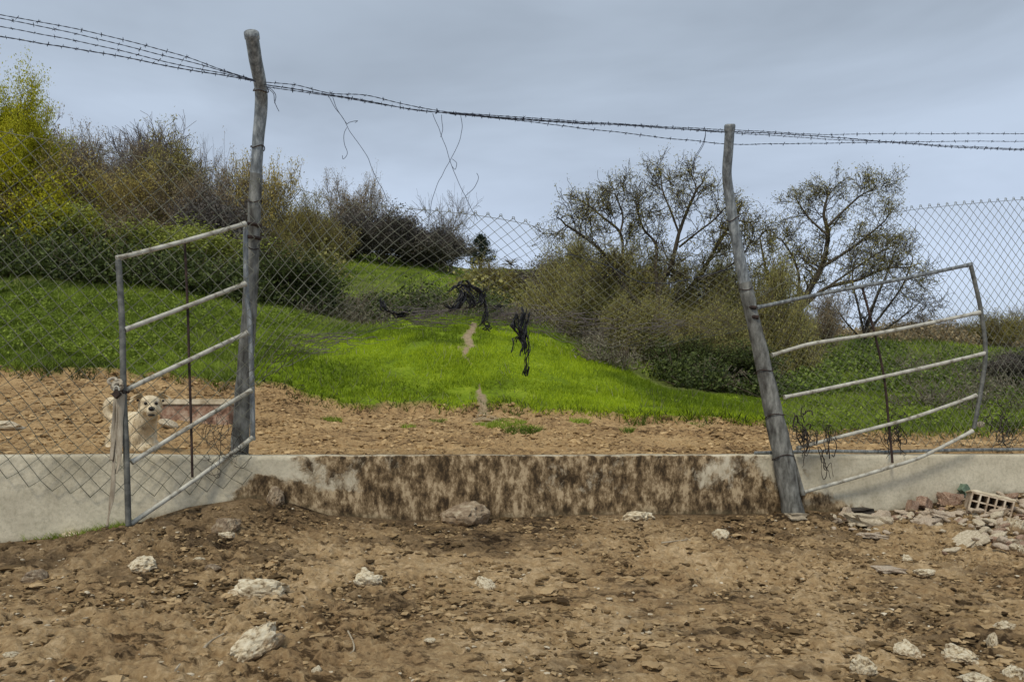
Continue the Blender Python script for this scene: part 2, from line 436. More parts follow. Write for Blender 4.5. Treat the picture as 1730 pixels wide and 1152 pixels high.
def make_plant(kind, seed, H_, o, leafmat_, barkmat, leafn, lsize, lspread, stems=1, R=.6, mx=3, r0=.05, aspect=.5, droop=0.0, limbs=None, root=None, twigmat=None):
    """returns (trunk mesh, crown mesh); the plant stands at the origin unless limbs are given in place"""
    rs = np.random.RandomState(seed); segs = []; tips = []
    if limbs:
        thick = MB()
        for pts, ra, rb in limbs:
            sp = spline([Vector(p) for p in pts], 6); rr = list(np.linspace(ra, rb, len(sp)))
            tube(thick, sp, rr, 7, wob=.25)
            for i in range(3, len(sp)):
                if i < len(sp) * o.get('bare', .25): continue
                if rs.rand() > o.get('limbp', .8): continue
                d = np.array(sp[i] - sp[i - 1]); d /= np.linalg.norm(d) + 1e-9
                s = rs.normal(size=3); s -= d * s.dot(d); s /= np.linalg.norm(s) + 1e-9
                a = .9; cd = d * math.cos(a) + s * math.sin(a)
                grow(rs, np.array(sp[i]), cd, o['len'] * (.6 + .8 * rs.rand()), max(rb * .6, rr[i] * .35), 0, mx, segs, tips, o)
            d = np.array(sp[-1] - sp[-2]); d /= np.linalg.norm(d)
            grow(rs, np.array(sp[-1]), d, o['len'] * .62, rb, 0, mx, segs, tips, o)
    else:
        thick = MB()
        for k in range(stems):
            t = 2 * math.pi * (k + rs.rand()) / stems; tilt = o.get('tilt', .5) * rs.rand() ** .6 if stems > 1 else .05
            d = np.array([math.cos(t) * math.sin(tilt), math.sin(t) * math.sin(tilt), math.cos(tilt)])
            b = np.array([math.cos(t), math.sin(t), 0]) * (R * .25 * rs.rand() if stems > 1 else 0); b[2] = -.1
            grow(rs, b, d, H_ * o.get('main', .55) * (.8 + .4 * rs.rand()), r0, 0, mx, segs, tips, o)
    S = np.array(segs); rad = S[:, 6].copy()
    lim = o.get('minr', .004)
    S[:, 6] = np.maximum(S[:, 6], lim); S[:, 7] = np.maximum(S[:, 7], lim)
    if not limbs:
        big = np.percentile(S[:, 5], 99.6); k = H_ / big
        S[:, :6] *= k
    else: k = 1
    segs_to_mesh(thick, S[rad > .012], 5)
    segs_to_mesh(thick, S[rad <= .012], 3)
    T = np.array(tips)[:, :3] * k
    me_t = thick.mesh('trunk', barkmat)
    me_c = None
    if leafn > 0:
        mb = MB(); C = np.repeat(T, leafn, axis=0)
        C = C + rs.normal(size=C.shape) * lspread
        leaves(mb, C, lsize, rs, aspect, droop=droop)
        me_c = mb.mesh('crown', leafmat_, False)
    return me_t, me_c

def place_plant(name, meshes, loc, rot, scale, label, cat, group=None):
    r = empty(name, loc, label, cat, group); r.rotation_euler = (0, 0, rot)
    r.scale = scale if hasattr(scale, '__len__') else (scale,) * 3
    for nm, me in zip(('trunk', 'crown'), meshes):
        if me is None: continue
        o = bpy.data.objects.new(nm, me); COL.objects.link(o); o.parent = r
    return r

def ontop(px, d):
    x = (px - CX) / F * d
    return Vector((x, d, h1(x, d)))

# ------------------------------------------------------------------ GROUND
def path_mask(x, y):
    px = CX + F * x / y
    c = np.interp(y, [9.0, 9.6, 10.2, 10.8, 11.8, 12.6, 13.6, 14.2], [826, 820, 814, 808, 786, 790, 797, 802])
    w = np.interp(y, [9.0, 9.6, 10.2, 10.8, 11.3, 12.0, 13.6, 14.0, 14.3], [30, 20, 8, 0, 0, 6, 10, 9, 0])
    return smooth(1.4 - np.abs(px - c + 16 * fbm(x * 6, y * 3, 3)) / np.maximum(w, .1)) * (w > 0.5) * (y > 9) * (y < 14.3)

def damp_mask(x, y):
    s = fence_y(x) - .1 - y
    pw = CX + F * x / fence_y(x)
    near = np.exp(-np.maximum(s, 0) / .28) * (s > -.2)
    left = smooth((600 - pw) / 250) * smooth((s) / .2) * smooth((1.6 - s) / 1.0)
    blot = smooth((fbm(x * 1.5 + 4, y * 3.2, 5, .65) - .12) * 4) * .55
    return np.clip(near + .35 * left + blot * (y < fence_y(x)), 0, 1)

def build_ground():
    tc = np.concatenate([np.linspace(-1.3, -.375, 90), np.linspace(-.37, .37, 860), np.linspace(.375, 1.3, 90)])
    ys = np.concatenate([np.linspace(-3.2, 1.6, 40), np.arange(1.65, 6.6, .0105), np.arange(6.6, 11, .02), np.arange(11, 18, .06), 18 * (1.028 ** np.arange(0, 70))])
    T, Y = np.meshgrid(tc, ys); X = T * (Y + 4)
    Z = H(X, Y)
    w = fence_y(X)
    front = (Y < w); back = ~front
    g = smooth((Y - bound(X, Y)) / .12) * back
    pm = path_mask(X, Y) * back
    # lumps and clods: sharp ridged noise close to the viewer
    fine = np.clip(1 - (Y - 14) / 10, 0, 1)
    rid = np.abs(fbm(X * 6.5 + 3, Y * 6.5, 4, .55)); cl = fbm(X * 16, Y * 16, 3, .6); mask = smooth(fbm(X * .9 + 9, Y * 1.2, 3) * 2 + .6)
    cr = np.minimum(fbm(X * 11 + 40, Y * 19, 3, .6) + .10, 0)
    dz = (.030 * (.25 - rid) + .030 * cl + .014 * fbm(X * 33, Y * 33, 2) + .075 * cr + .02 * np.maximum(fbm(X * 3.1, Y * 3.7 + 8, 3), 0)) * (.55 + .6 * mask)
    s = np.abs(Y - w)
    Z = Z + dz * fine * (1 - g * .75) * (1 - .8 * pm) * smooth((s - .1) / .15)
    under = (np.abs(Y - w) < .09)
    Z = np.where(under, Z - .12, Z)
    nr, nc = X.shape
    mb = MB()
    idx = np.arange(nr * nc).reshape(nr, nc)
    fs = np.stack([idx[:-1, :-1], idx[:-1, 1:], idx[1:, 1:], idx[1:, :-1]], axis=-1).reshape(-1, 4)
    mb.add(np.stack([X, Y, Z], axis=-1).reshape(-1, 3), fs)
    me = mb.mesh('ground', M['ground'])
    px = CX + F * X / np.maximum(Y, 3)
    sb = np.interp(px, [0, 250, 430, 600, 700, 900, 1000, 1150, 1290, 1400, 1730], [13.6, 14.2, 14.4, 14.6, 14.6, 14.2, 13.2, 11.6, 12.0, 13.5, 14.0]) + 1.2 * fbm(X * .5, Y * .5, 3)
    scrub = smooth((Y - sb) / .8)
    lit = smooth(1.3 - (((px - 690) / 190) ** 2 + ((Y - 28.5) / 6.5) ** 2))
    scrub = scrub * (1 - .85 * lit)
    for nm, arr in (('grass', g), ('path', pm), ('scrub', scrub * back), ('damp', damp_mask(X, Y)), ('back', back * 1.0), ('veil_dim', np.where((px < np.interp(Y, [9, 10.3, 11.3, 12.3, 13.2, 14, 15], [390, 402, 440, 500, 565, 650, 720])) | (px > 1325), 1., 0.))):
        a = me.attributes.new(nm, 'FLOAT', 'POINT'); a.data.foreach_set('value', arr.ravel().astype(np.float32))
    o = link('ground', me); tag(o, kind='structure')

build_ground()

# ------------------------------------------------------------------ CONCRETE WALL
def build_wall():
    r = empty('concrete_wall', (0, 5.31, .6), 'low plastered concrete wall under the chain link fence, its middle stretch smeared with brown mud', 'wall')
    xs = np.linspace(-5.5, 8.5, 500)
    prof = []
    topz = np.interp(CX + F * xs / fence_y(xs), [-300, 0, 1730, 2200], [-.114, -.1155, -.158, -.165]) + ZC
    topz = topz + .006 * fbm(xs * 3, xs * 0, 3)
    y0 = fence_y(xs)
    V = []; zz = np.linspace(0, 1, 46)
    mb = MB(); cols = []
    for i, x in enumerate(xs):
        zb = -.95 + ZC
        jit = .008 * float(fbm(np.array([x * 2.2]), np.array([1.]), 3)[0])
        chip = .03 * max(0., float(vnoise(np.array([x * 5.]), np.array([3.3]))[0]) - .22)
        ring = [(x, y0[i] - .1 + jit + .004 * math.sin(x * 3 + t * 9), zb + (topz[i] - .012 - chip - zb) * t) for t in zz]
        ring += [(x, y0[i] - .088 + jit, topz[i] - chip), (x, y0[i] + .1, topz[i] + .002), (x, y0[i] + .1, zb)]
        V += ring
    k = len(zz) + 3
    fs = [(i * k + j, (i + 1) * k + j, (i + 1) * k + j + 1, i * k + j + 1) for i in range(len(xs) - 1) for j in range(k - 1)]
    mb.add(V, fs)
    me = mb.mesh('wall_body', M['wall'])
    V = np.array(V); pw = CX + F * V[:, 0] / fence_y(V[:, 0])
    pq = pw + 120 * fbm(V[:, 0] * 3.1, V[:, 2] * 4, 3)
    mud = np.interp(pq, [300, 440, 500, 580, 700, 850, 1000, 1130, 1230, 1300, 1345, 1480], [0, .05, .6, .95, 1.05, .95, .72, .82, .68, .60, .25, .0])
    mud = mud + .42 * fbm(V[:, 0] * 2.3 + 7, V[:, 2] * 3, 3)
    top = V[:, 2] > np.interp(V[:, 0], xs, topz) - .008
    mud = np.where(top, mud * .55, mud)
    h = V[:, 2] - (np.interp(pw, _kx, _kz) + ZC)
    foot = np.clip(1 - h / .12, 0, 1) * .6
    mud = mud + np.clip(1 - h / .17, 0, 1) * np.interp(pw, [330, 470, 1330, 1500], [0, 1.1, 1.1, .1])
    for nm, arr in (('mud', mud), ('foot', foot)):
        a = me.attributes.new(nm, 'FLOAT', 'POINT'); a.data.foreach_set('value', arr.astype(np.float32))
    link('wall_body', me, r)
build_wall()

# ------------------------------------------------------------------ POSTS
def build_post(label, pts, rads, low_from, seams, stepz=None):
    r = empty('fence_post', pts[-1], label, 'fence post')
    sp = spline(pts, 8); rr = lerp_list(rads, len(sp))
    cut = int(len(sp) * low_from)
    up = MB(); tube(up, sp[:cut + 1], rr[:cut + 1], 16, wob=.05)
    up.build('upper_pipe', M['galv'], r)
    lo = MB(); tube(lo, sp[cut:], [a * 1.08 for a in rr[cut:]], 14, wob=.16)
    lo.build('lower_sleeve', M['postlow'], r)
    c = MB(); d = (sp[0] - sp[1]).normalized()
    tube(c, [sp[0] - d * .03, sp[0] - d * .004, sp[0] + d * .006, sp[0] + d * .012], [rr[0] * 1.12, rr[0] * 1.14, rr[0] * 1.1, rr[0] * .9], 18)
    c.build('end_cap', M['galv'], r)
    for t in seams:
        i = int(t * (len(sp) - 2)); s = MB(); d = (sp[i + 1] - sp[i]).normalized()
        ax = d.cross(Vector((0, 1, 0))).normalized(); ay = d.cross(ax)
        ring = [sp[i] + (ax * math.cos(a) + ay * math.sin(a)) * rr[i] * 1.16 + d * .012 * math.sin(a * 2 + t * 9) for a in np.linspace(0, 2 * math.pi, 18)]
        tube(s, ring, .0035, 5); s.build('tie_wire', M['rust'], r)
    return r

PL = [P(425, 57, 4.62), P(431, 98, 4.72), P(440, 146, 4.84), P(441, 185, 4.92), P(436, 240, 4.95), P(431, 330, 4.97), P(427, 420, 5.0), P(420, 540, 5.02), P(412, 650, 5.05), P(405, 755, 5.07), P(402, 800, 5.07)]
build_post('taller bent steel fence post, beside the narrow sagging gate leaf',
           PL, [.040, .040, .040, .039, .037, .037, .040, .043, .049, .052, .052], .46, [.22, .42, .52, .62, .93])
PR = [P(1233, 213, 5.42), P(1231, 250, 5.48), P(1228, 292, 5.55), P(1232, 330, 5.6), P(1243, 400, 5.62), P(1258, 478, 5.64), P(1279, 570, 5.64), P(1299, 660, 5.63), P(1317, 745, 5.62), P(1337, 850, 5.60), P(1346, 900, 5.6)]
build_post('leaning steel fence post with a kinked top beside the wide twisted gate leaf',
           PR, [.034, .034, .034, .036, .038, .042, .048, .056, .064, .070, .072], .50, [.37, .52, .68, .76, .84])

# ------------------------------------------------------------------ GATES
def gate(label, bars, stiles, rod, extra=None):
    r = empty('gate_leaf', stiles[0][1][-1], label, 'gate')
    for nm, pts, rad, mt in bars + stiles_fix(stiles) + rod:
        mb = MB(); sp = spline(pts, 6)
        tube(mb, sp, [rad * (1.28 if (nm == 'cross_bar' and i in (0, len(sp) - 1)) else 1) for i in range(len(sp))], 12, wob=.05); mb.build(nm, mt, r)
    return r
def stiles_fix(s): return list(s)

def dl(px): return np.interp(px, [207, 420], [4.33, 4.86])
LB = [((415, 378), (310, 408), (197, 437)), ((415, 479), (315, 518), (211, 557)), ((418, 562), (320, 608), (225, 653), (210, 664)), ((425, 659), (330, 715), (222, 781)), ((427, 739), (330, 810), (219, 886))]
bars = [('cross_bar', [P(x, y, dl(x)) for x, y in b], .0135, M['tube']) for b in LB]
st = [('stile', [P(x, y, dl(207) + .002) for x, y in ((200, 440), (206, 540), (209, 660), (214, 780), (217, 888))], .0165, M['tubedark']),
      ('stile', [P(x, y, dl(418) + .03) for x, y in ((415, 376), (416, 480), (423, 562), (426, 660), (427, 744))], .0165, M['galv'])]
rod = [('brace_rod', [P(x, y, dl(316) + .02) for x, y in ((312, 408), (317, 520), (320, 625), (323, 720), (325, 806))], .0075, M['rust'])]
gl = gate('narrow sagging tube gate leaf hung on the taller post, the dog behind it', bars, st, rod)
for py in (378, 400):
    mb = MB(); a = P(418, py, 4.88); tube(mb, [a, a + Vector((.03, .03, .005)), a + Vector((.05, .09, .01))], .012, 8); mb.build('hinge', M['rust'], gl)

def dr(px): return np.interp(px, [1275, 1660], [5.6, 6.0])
RB = [((1278, 520), (1400, 494), (1520, 472), (1640, 447)), ((1304, 600), (1340, 589), (1380, 579), (1500, 560), (1655, 528)), ((1325, 671), (1400, 656), (1530, 628), (1663, 597)),
      ((1347, 757), (1430, 735), (1540, 706), (1649, 668)), ((1358, 831), (1440, 808), (1500, 790), (1560, 770), (1643, 728))]
bars = []
for i, b in enumerate(RB):
    bars.append(('cross_bar', [P(x, y, dr(x)) for x, y in b], .0140, M['tube'] if i else M['galv']))
st = [('stile', [P(x, y, dr(x) + .01) for x, y in ((1272, 512), (1290, 580), (1312, 672), (1335, 760), (1357, 836))], .018, M['postlow']),
      ('stile', [P(x, y, dr(x) + .002) for x, y in ((1639, 444), (1650, 490), (1658, 530), (1665, 597), (1656, 665), (1645, 724))], .0155, M['tubedark'])]
rod = [('brace_rod', [P(x, y, dr(x) + .02) for x, y in ((1456, 483), (1478, 565), (1494, 640), (1502, 720), (1508, 782))], .009, M['rust'])]
gr = gate('wide twisted tube gate leaf of five bars hanging from the leaning post', bars, st, rod)
for py, px in ((520, 1272), (536, 1276)):
    mb = MB(); a = P(px + 6, py, 5.58); tube(mb, [a, a + Vector((-.03, .01, .005)), a + Vector((-.05, .04, .01))], .014, 8); mb.build('hinge', M['rust'], gr)

# ------------------------------------------------------------------ CHAIN LINK
def linkmesh(label, top, bot, nu, nv, off, jit, vpow=1.0, sag=.02, torn=None, r=.0025):
    """woven wires: each zigzags down between its two neighbours"""
    def line(poly, t):
        q = np.linspace(0, 1, len(poly)); i = min(int(np.searchsorted(q, t, side='right') - 1), len(poly) - 2)
        u = (t - q[i]) / (q[i + 1] - q[i]); return poly[i].lerp(poly[i + 1], u)
    # equalise by arc length
    def reparam(pts):
        sp = spline(pts, 6); L = [0]
        for a, b in zip(sp, sp[1:]): L.append(L[-1] + (b - a).length)
        L = np.array(L) / L[-1]
        return [Vector([np.interp(t, L, [p[k] for p in sp]) for k in range(3)]) for t in np.linspace(0, 1, 60)]
    T = reparam([PF(x, y, off) for x, y in top]); B = reparam([PF(x, y, off) for x, y in bot])
    mb = MB(); nodes = {}
    def node(i, k):
        if (i, k) in nodes: return nodes[i, k]
        u = min(i / nu, 1); v = (k / nv)
        a, b = line(T, u), line(B, u); p = a.lerp(b, 1 - (1 - v) ** vpow)
        j = jit(u, v)
        p = p + mnoise.noise_vector(p * 5) * j + mnoise.noise_vector(p * 1.7) * j * 2.0 + Vector((0, sag * math.sin(u * 9 + v * 4), 0))
        nodes[i, k] = p; return p
    for i in range(nu):
        pts = []
        for k in range(nv + 1):
            col = i + ((k + i) % 2)
            if torn and torn(col / nu, k / nv): continue
            p = node(col, k).copy()
            pts.append(p + Vector((0, .0022 * (1 if (k + i) % 2 else -1), 0)))
        if len(pts) > 2: tube(mb, pts, r, 4, cap=False)
    # knuckled selvage along the top edge
    for i in range(0, nu + 1):
        if (i % 2): continue
        p = node(i, 0); tube(mb, [p + Vector((-.008, 0, -.006)), p + Vector((-.006, 0, .01)), p + Vector((.006, .004, .012)), p + Vector((.010, 0, -.004))], r * .95, 4)
    rr = empty('chain_link_fence', B[30], label, 'fence')
    mb.build('wire_mesh', M['mesh'], rr)
    t = MB(); tube(t, [p + Vector((0, .004, -.014)) for p in T], .0018, 4); t.build('line_wire', M['mesh'], rr)
    return rr

linkmesh('chain link mesh stretched behind the narrow gate leaf, ending at the taller post',
         [(-130, 188), (0, 218), (170, 248), (340, 282), (430, 303)], [(-130, 775), (0, 805), (130, 838), (280, 842), (430, 815)],
         33, 36, -.14, lambda u, v: .004 + .07 * max(0, v - .68), 1.0, .01)
linkmesh('torn chain link mesh sagging between the two posts, its lower edge rolled up',
         [(434, 304), (520, 320), (560, 334), (650, 345), (780, 357), (880, 373), (960, 395), (1060, 415), (1160, 428), (1256, 420)],
         [(425, 660), (480, 628), (560, 588), (640, 560), (690, 545), (800, 552), (880, 548), (960, 585), (1080, 590), (1180, 570), (1275, 560)],
         78, 26, -.02, lambda u, v: .006 + .040 * max(0, v - .5), 1.40, .03)
linkmesh('chain link mesh with narrow stretched diamonds behind the wide gate leaf',
         [(1272, 505), (1330, 470), (1390, 425), (1440, 385), (1490, 360), (1600, 345), (1730, 334), (1850, 325)],
         [(1335, 752), (1400, 750), (1500, 752), (1600, 752), (1730, 752), (1850, 752)],
         82, 44, 0.02, lambda u, v: .003 + .022 * max(0, v - .5), 1.0, .015)

# ------------------------------------------------------------------ BARBED WIRE
def barbed(label, pts, step=.115, r=.0019, seed=0, twist=True):
    rs = np.random.RandomState(seed)
    sp = spline(pts, 14); mb = MB()
    L = [0]
    for a, b in zip(sp, sp[1:]): L.append(L[-1] + (b - a).length)
    tot = L[-1]; n = int(tot / .012)
    q = [Vector([np.interp(t, L, [p[k] for p in sp]) for k in range(3)]) for t in np.linspace(0, tot, n)]
    for ph in (0, math.pi):
        tube(mb, [p + Vector((0, math.cos(i * .8 + ph), math.sin(i * .8 + ph))) * .0016 + Vector((0, 0, .004 * mnoise.noise(p * 5))) for i, p in enumerate(q)], r * .75, 4, cap=False)
    bb = mb; t = .05 + rs.rand() * .06
    while t < tot:
        c = Vector([np.interp(t, L, [p[k] for p in sp]) for k in range(3)])
        for w in range(2):
            d = Vector((rs.normal() * .5, rs.normal() * .6, 1 if w == 0 else .6 * rs.choice([-1, 1]))).normalized() * .014
            tube(bb, [c - d, c - d * .2, c + d * .2 + Vector((.004, 0, 0)), c + d + Vector((.004, 0, 0))], [.0009, .0022, .0022, .0009], 4)
        t += step * (.9 + .2 * rs.rand())
    o = mb.build('barbed_wire', M['barb']); tag(o, label, 'barbed wire', 'barbed wire strands over the fence')
    return o

def W(pts, o=0): return [PF(x, y, o) for x, y in pts]
barbed('topmost of the four barbed strands fanning out before the taller post', W([(-120, 2), (0, 25), (110, 46), (200, 66), (300, 92), (370, 117), (428, 135)], -.2), seed=1)
barbed('second from the top of the four barbed strands fanning out before the taller post', W([(-120, 8), (0, 31), (110, 54), (220, 80), (320, 105), (380, 122), (430, 136)], -.2), seed=2)
barbed('third from the top of the four barbed strands fanning out before the taller post', W([(-120, 22), (0, 45), (110, 66), (220, 90), (320, 114), (380, 125), (430, 137)], -.2), seed=3)
barbed('lowest and heaviest of the four barbed strands fanning out before the taller post', W([(-120, 42), (0, 62), (110, 80), (220, 99), (320, 119), (380, 128), (432, 138)], -.2), step=.07, r=.0028, seed=4)
barbed('bundled barbed strand between the posts, uppermost where it leaves the taller post', W([(446, 139), (500, 144), (560, 158), (620, 162), (680, 176), (760, 190), (850, 196), (1000, 207), (1120, 214), (1229, 220), (1300, 223), (1400, 228), (1500, 226), (1730, 226), (1850, 227)], -.22), seed=5)
barbed('heavy bundled barbed strand through the middle of the twisted bundle between the posts', W([(446, 143), (500, 151), (560, 161), (620, 171), (700, 186), (780, 193), (870, 200), (1000, 209), (1120, 216), (1229, 223), (1330, 227), (1440, 235), (1520, 242), (1620, 249), (1730, 254), (1850, 259)], -.24), step=.06, r=.0029, seed=6)
barbed('barbed strand twisted into the lower side of the bundle between the posts', W([(446, 146), (500, 154), (570, 164), (650, 178), (740, 190), (850, 200), (960, 208), (1080, 213), (1229, 225), (1320, 230), (1420, 237), (1510, 240), (1600, 246), (1730, 252), (1850, 256)], -.2), seed=7)
barbed('single slack barbed strand hanging below the bundle and past the leaning post', W([(760, 193), (860, 202), (960, 214), (1060, 226), (1160, 237), (1236, 244), (1340, 243), (1480, 241), (1600, 239), (1730, 239), (1850, 238)], -.2), seed=8)

def loose(label, strands, r=.0017, name='loose_wire', mat='barb', off=-.2, cat='wire'):
    mb = MB()
    for s in strands:
        sp = spline(W(s, off), 8)
        tube(mb, [p + mnoise.noise_vector(p * 14) * .006 for p in sp], r, 4)
    o = mb.build(name, M[mat]); tag(o, label, cat); return o
loose('short snipped wire tail dangling at the bend of the taller post', [[(450, 148), (460, 152), (466, 162), (464, 175)], [(452, 150), (462, 158), (464, 172), (471, 188)]], .002)
loose('long loose wire falling from the bundle to the torn mesh, nearest the taller post', [[(556, 162), (568, 185), (582, 205), (600, 235), (620, 265), (635, 300), (648, 325), (655, 340)], [(562, 164), (572, 190), (585, 208), (590, 207), (604, 205), (600, 208)], [(586, 215), (580, 232), (586, 258), (580, 268), (578, 262)]])
loose('pair of crossed loose wires hanging from the middle of the bundle', [[(732, 192), (740, 215), (752, 245), (760, 270), (768, 290), (776, 312), (790, 340), (806, 372)], [(778, 196), (781, 218), (772, 250), (760, 272), (748, 295), (735, 320), (728, 350), (722, 380)], [(746, 194), (747, 218), (745, 232)], [(764, 268), (772, 275), (770, 286), (764, 280)], [(785, 332), (800, 318), (808, 300), (806, 292)]])
loose('wire end hanging from the bundle just before the leaning post', [[(1192, 222), (1190, 240), (1180, 258), (1172, 272), (1160, 272), (1152, 278), (1148, 290)], [(1192, 222), (1189, 238), (1176, 262), (1170, 280), (1174, 285)]], .002)
loose('dark rusty wire drooping through the mesh towards the leaning post', [[(955, 428), (990, 438), (1030, 450), (1080, 475), (1130, 478), (1190, 465), (1240, 452), (1258, 450)]], .0028, off=-.06)

# ------------------------------------------------------------------ PLASTIC SCRAPS, VINES, RAGS on the fence
def scrap(label, polys, off=-.09, name='plastic_scrap', mat='black', cat='plastic scrap', seed=0):
    rs = np.random.RandomState(seed); mb = MB()
    for pts, w in polys:
        sp0 = spline(W(pts, off), 9)
        for q in range(5):
            k0 = rs.randint(0, max(1, len(sp0) // 3)); k1 = len(sp0) - rs.randint(0, max(1, len(sp0) // 3)) if q else len(sp0)
            if q == 0: k0 = 0
            sp = [p + Vector(((q - 2) * w * .16, .012 * (q % 2), (q % 3 - 1) * w * .10)) for p in sp0[k0:k1]]; n = len(sp); m = 5; V = []
            if n < 3: continue
            for i, p in enumerate(sp):
                t = i / (n - 1); ww = w * .34 * (math.sin(math.pi * min(1, max(.05, t * .9 + .08))) ** .5) * (.6 + .8 * abs(mnoise.noise(p * 20 + Vector((q, seed, 0)))))
                tw = 2.2 * mnoise.noise(p * 6 + Vector((q * 3., seed, 0)))
                for j in range(m):
                    e = (j / (m - 1) - .5) * ww
                    V.append(tuple(p + Vector((e * math.cos(tw), e * math.sin(tw) + .010 * math.sin(j * 2.2 + i), 0)) + mnoise.noise_vector(p * 18 + Vector((q, seed, 0))) * .018))
            mb.add(V, [(i * m + j, i * m + j + 1, (i + 1) * m + j + 1, (i + 1) * m + j) for i in range(n - 1) for j in range(m - 1)])
    o = mb.build(name, M[mat]); md = o.modifiers.new('thick', 'SOLIDIFY'); md.thickness = .0015
    tag(o, label, cat); return o
scrap('crumpled black plastic caught on top of the rolled mesh, above the dirt path', [([(770, 485), (785, 478), (800, 490), (812, 500)], .11), ([(775, 480), (782, 497), (770, 520), (762, 524)], .07), ([(785, 495), (798, 512), (790, 520)], .06), ([(757, 515), (768, 522), (778, 515)], .06)], seed=1)
scrap('curved black plastic strip arching over the start of the dirt path', [([(806, 500), (816, 505), (821, 520), (818, 540), (810, 552)], .035), ([(802, 500), (812, 496), (810, 512), (802, 518)], .07), ([(812, 495), (820, 487), (824, 492)], .015)], seed=2)
scrap('long ragged black plastic streamer hanging lowest from the rolled mesh', [([(890, 515), (888, 540), (884, 565), (890, 590)], .07), ([(876, 525), (872, 550), (885, 568)], .06), ([(868, 595), (870, 575), (880, 568), (884, 590), (882, 600)], .05), ([(892, 560), (893, 590), (889, 612), (890, 632)], .022), ([(889, 618), (888, 636)], .045)], seed=3)
scrap('row of black plastic tatters on the rolled mesh, nearer the taller post', [([(645, 505), (648, 518), (655, 525)], .05), ([(640, 522), (658, 526), (672, 530), (690, 526), (704, 528)], .05), ([(668, 530), (676, 534), (686, 526)], .06)], seed=4)
scrap('small black plastic knot on the rolled mesh between curved strip and long streamer', [([(836, 516), (842, 520), (846, 516), (850, 520)], .05)], seed=5)
scrap('small black plastic knot low on the mesh at the tip of the curved strip', [([(820, 545), (826, 552), (822, 556), (826, 558)], .05)], seed=6)

def tangle(label, ctr, rad, n, off=-.15, r=.003, name='dead_vine', mat='vine', seed=0, cat='dead vine', ln=7):
    rs = np.random.RandomState(seed); mb = MB()
    for k in range(n):
        p = [ctr[0] + rs.normal() * rad[0] * .5, ctr[1] + rs.normal() * rad[1] * .5]; a = rs.rand() * 6.3; pts = []
        dd = off + rs.normal() * .03
        for i in range(ln):
            pts.append(PF(p[0], p[1], dd + rs.normal() * .02)); a += rs.normal() * .9
            p = [p[0] + math.cos(a) * rad[0] * .35, p[1] + math.sin(a) * rad[1] * .35]
            p[0] += (ctr[0] - p[0]) * .12; p[1] += (ctr[1] - p[1]) * .12
        tube(mb, spline(pts, 4), lerp_list([r, r * .4], 4 * (ln - 1) + 1), 4)
    o = mb.build(name, M[mat]); tag(o, label, cat); return o
tangle('dark tangle of dead vine at the foot of the leaning post', (1355, 735), (16, 36), 22, -.2, .005, seed=1)
tangle('looped dead vine hanging on the second lowest bar of the wide gate', (1396, 760), (16, 42), 7, -.22, .0045, seed=2, ln=10)
tangle('dead vine clump around the foot of the rusty rod of the wide gate', (1512, 735), (22, 30), 16, -.1, .0045, seed=3)
tangle('wiry dead bush on the wall top beyond the free end of the wide gate', (1690, 715), (30, 40), 26, .05, .004, seed=4)
tangle('thin dead vine woven through the mesh beside the foot of the taller post', (375, 745), (32, 40), 26, -.16, .002, seed=5)
tangle('dry creeper hanging in the mesh just past the taller post', (480, 620), (34, 36), 16, -.1, .002, seed=6)
for k, (cx, lab) in enumerate(((560, 'sparse creeper stems on the lower edge of the torn mesh, nearest the taller post'), (720, 'grey dry creeper matted into the rolled mesh beside the black tatters'), (850, 'dry creeper matted into the rolled mesh between plastic strip and streamer'), (980, 'dry creeper matted into the rolled mesh past the long streamer'), (1130, 'thin dry creeper on the mesh before the leaning post'))):
    tangle(lab, (cx, [575, 535, 535, 545, 545][k]), (60, 16), [22, 38, 30, 22, 14][k], -.04, .0021, mat='twiggrey', seed=20 + k, ln=9)

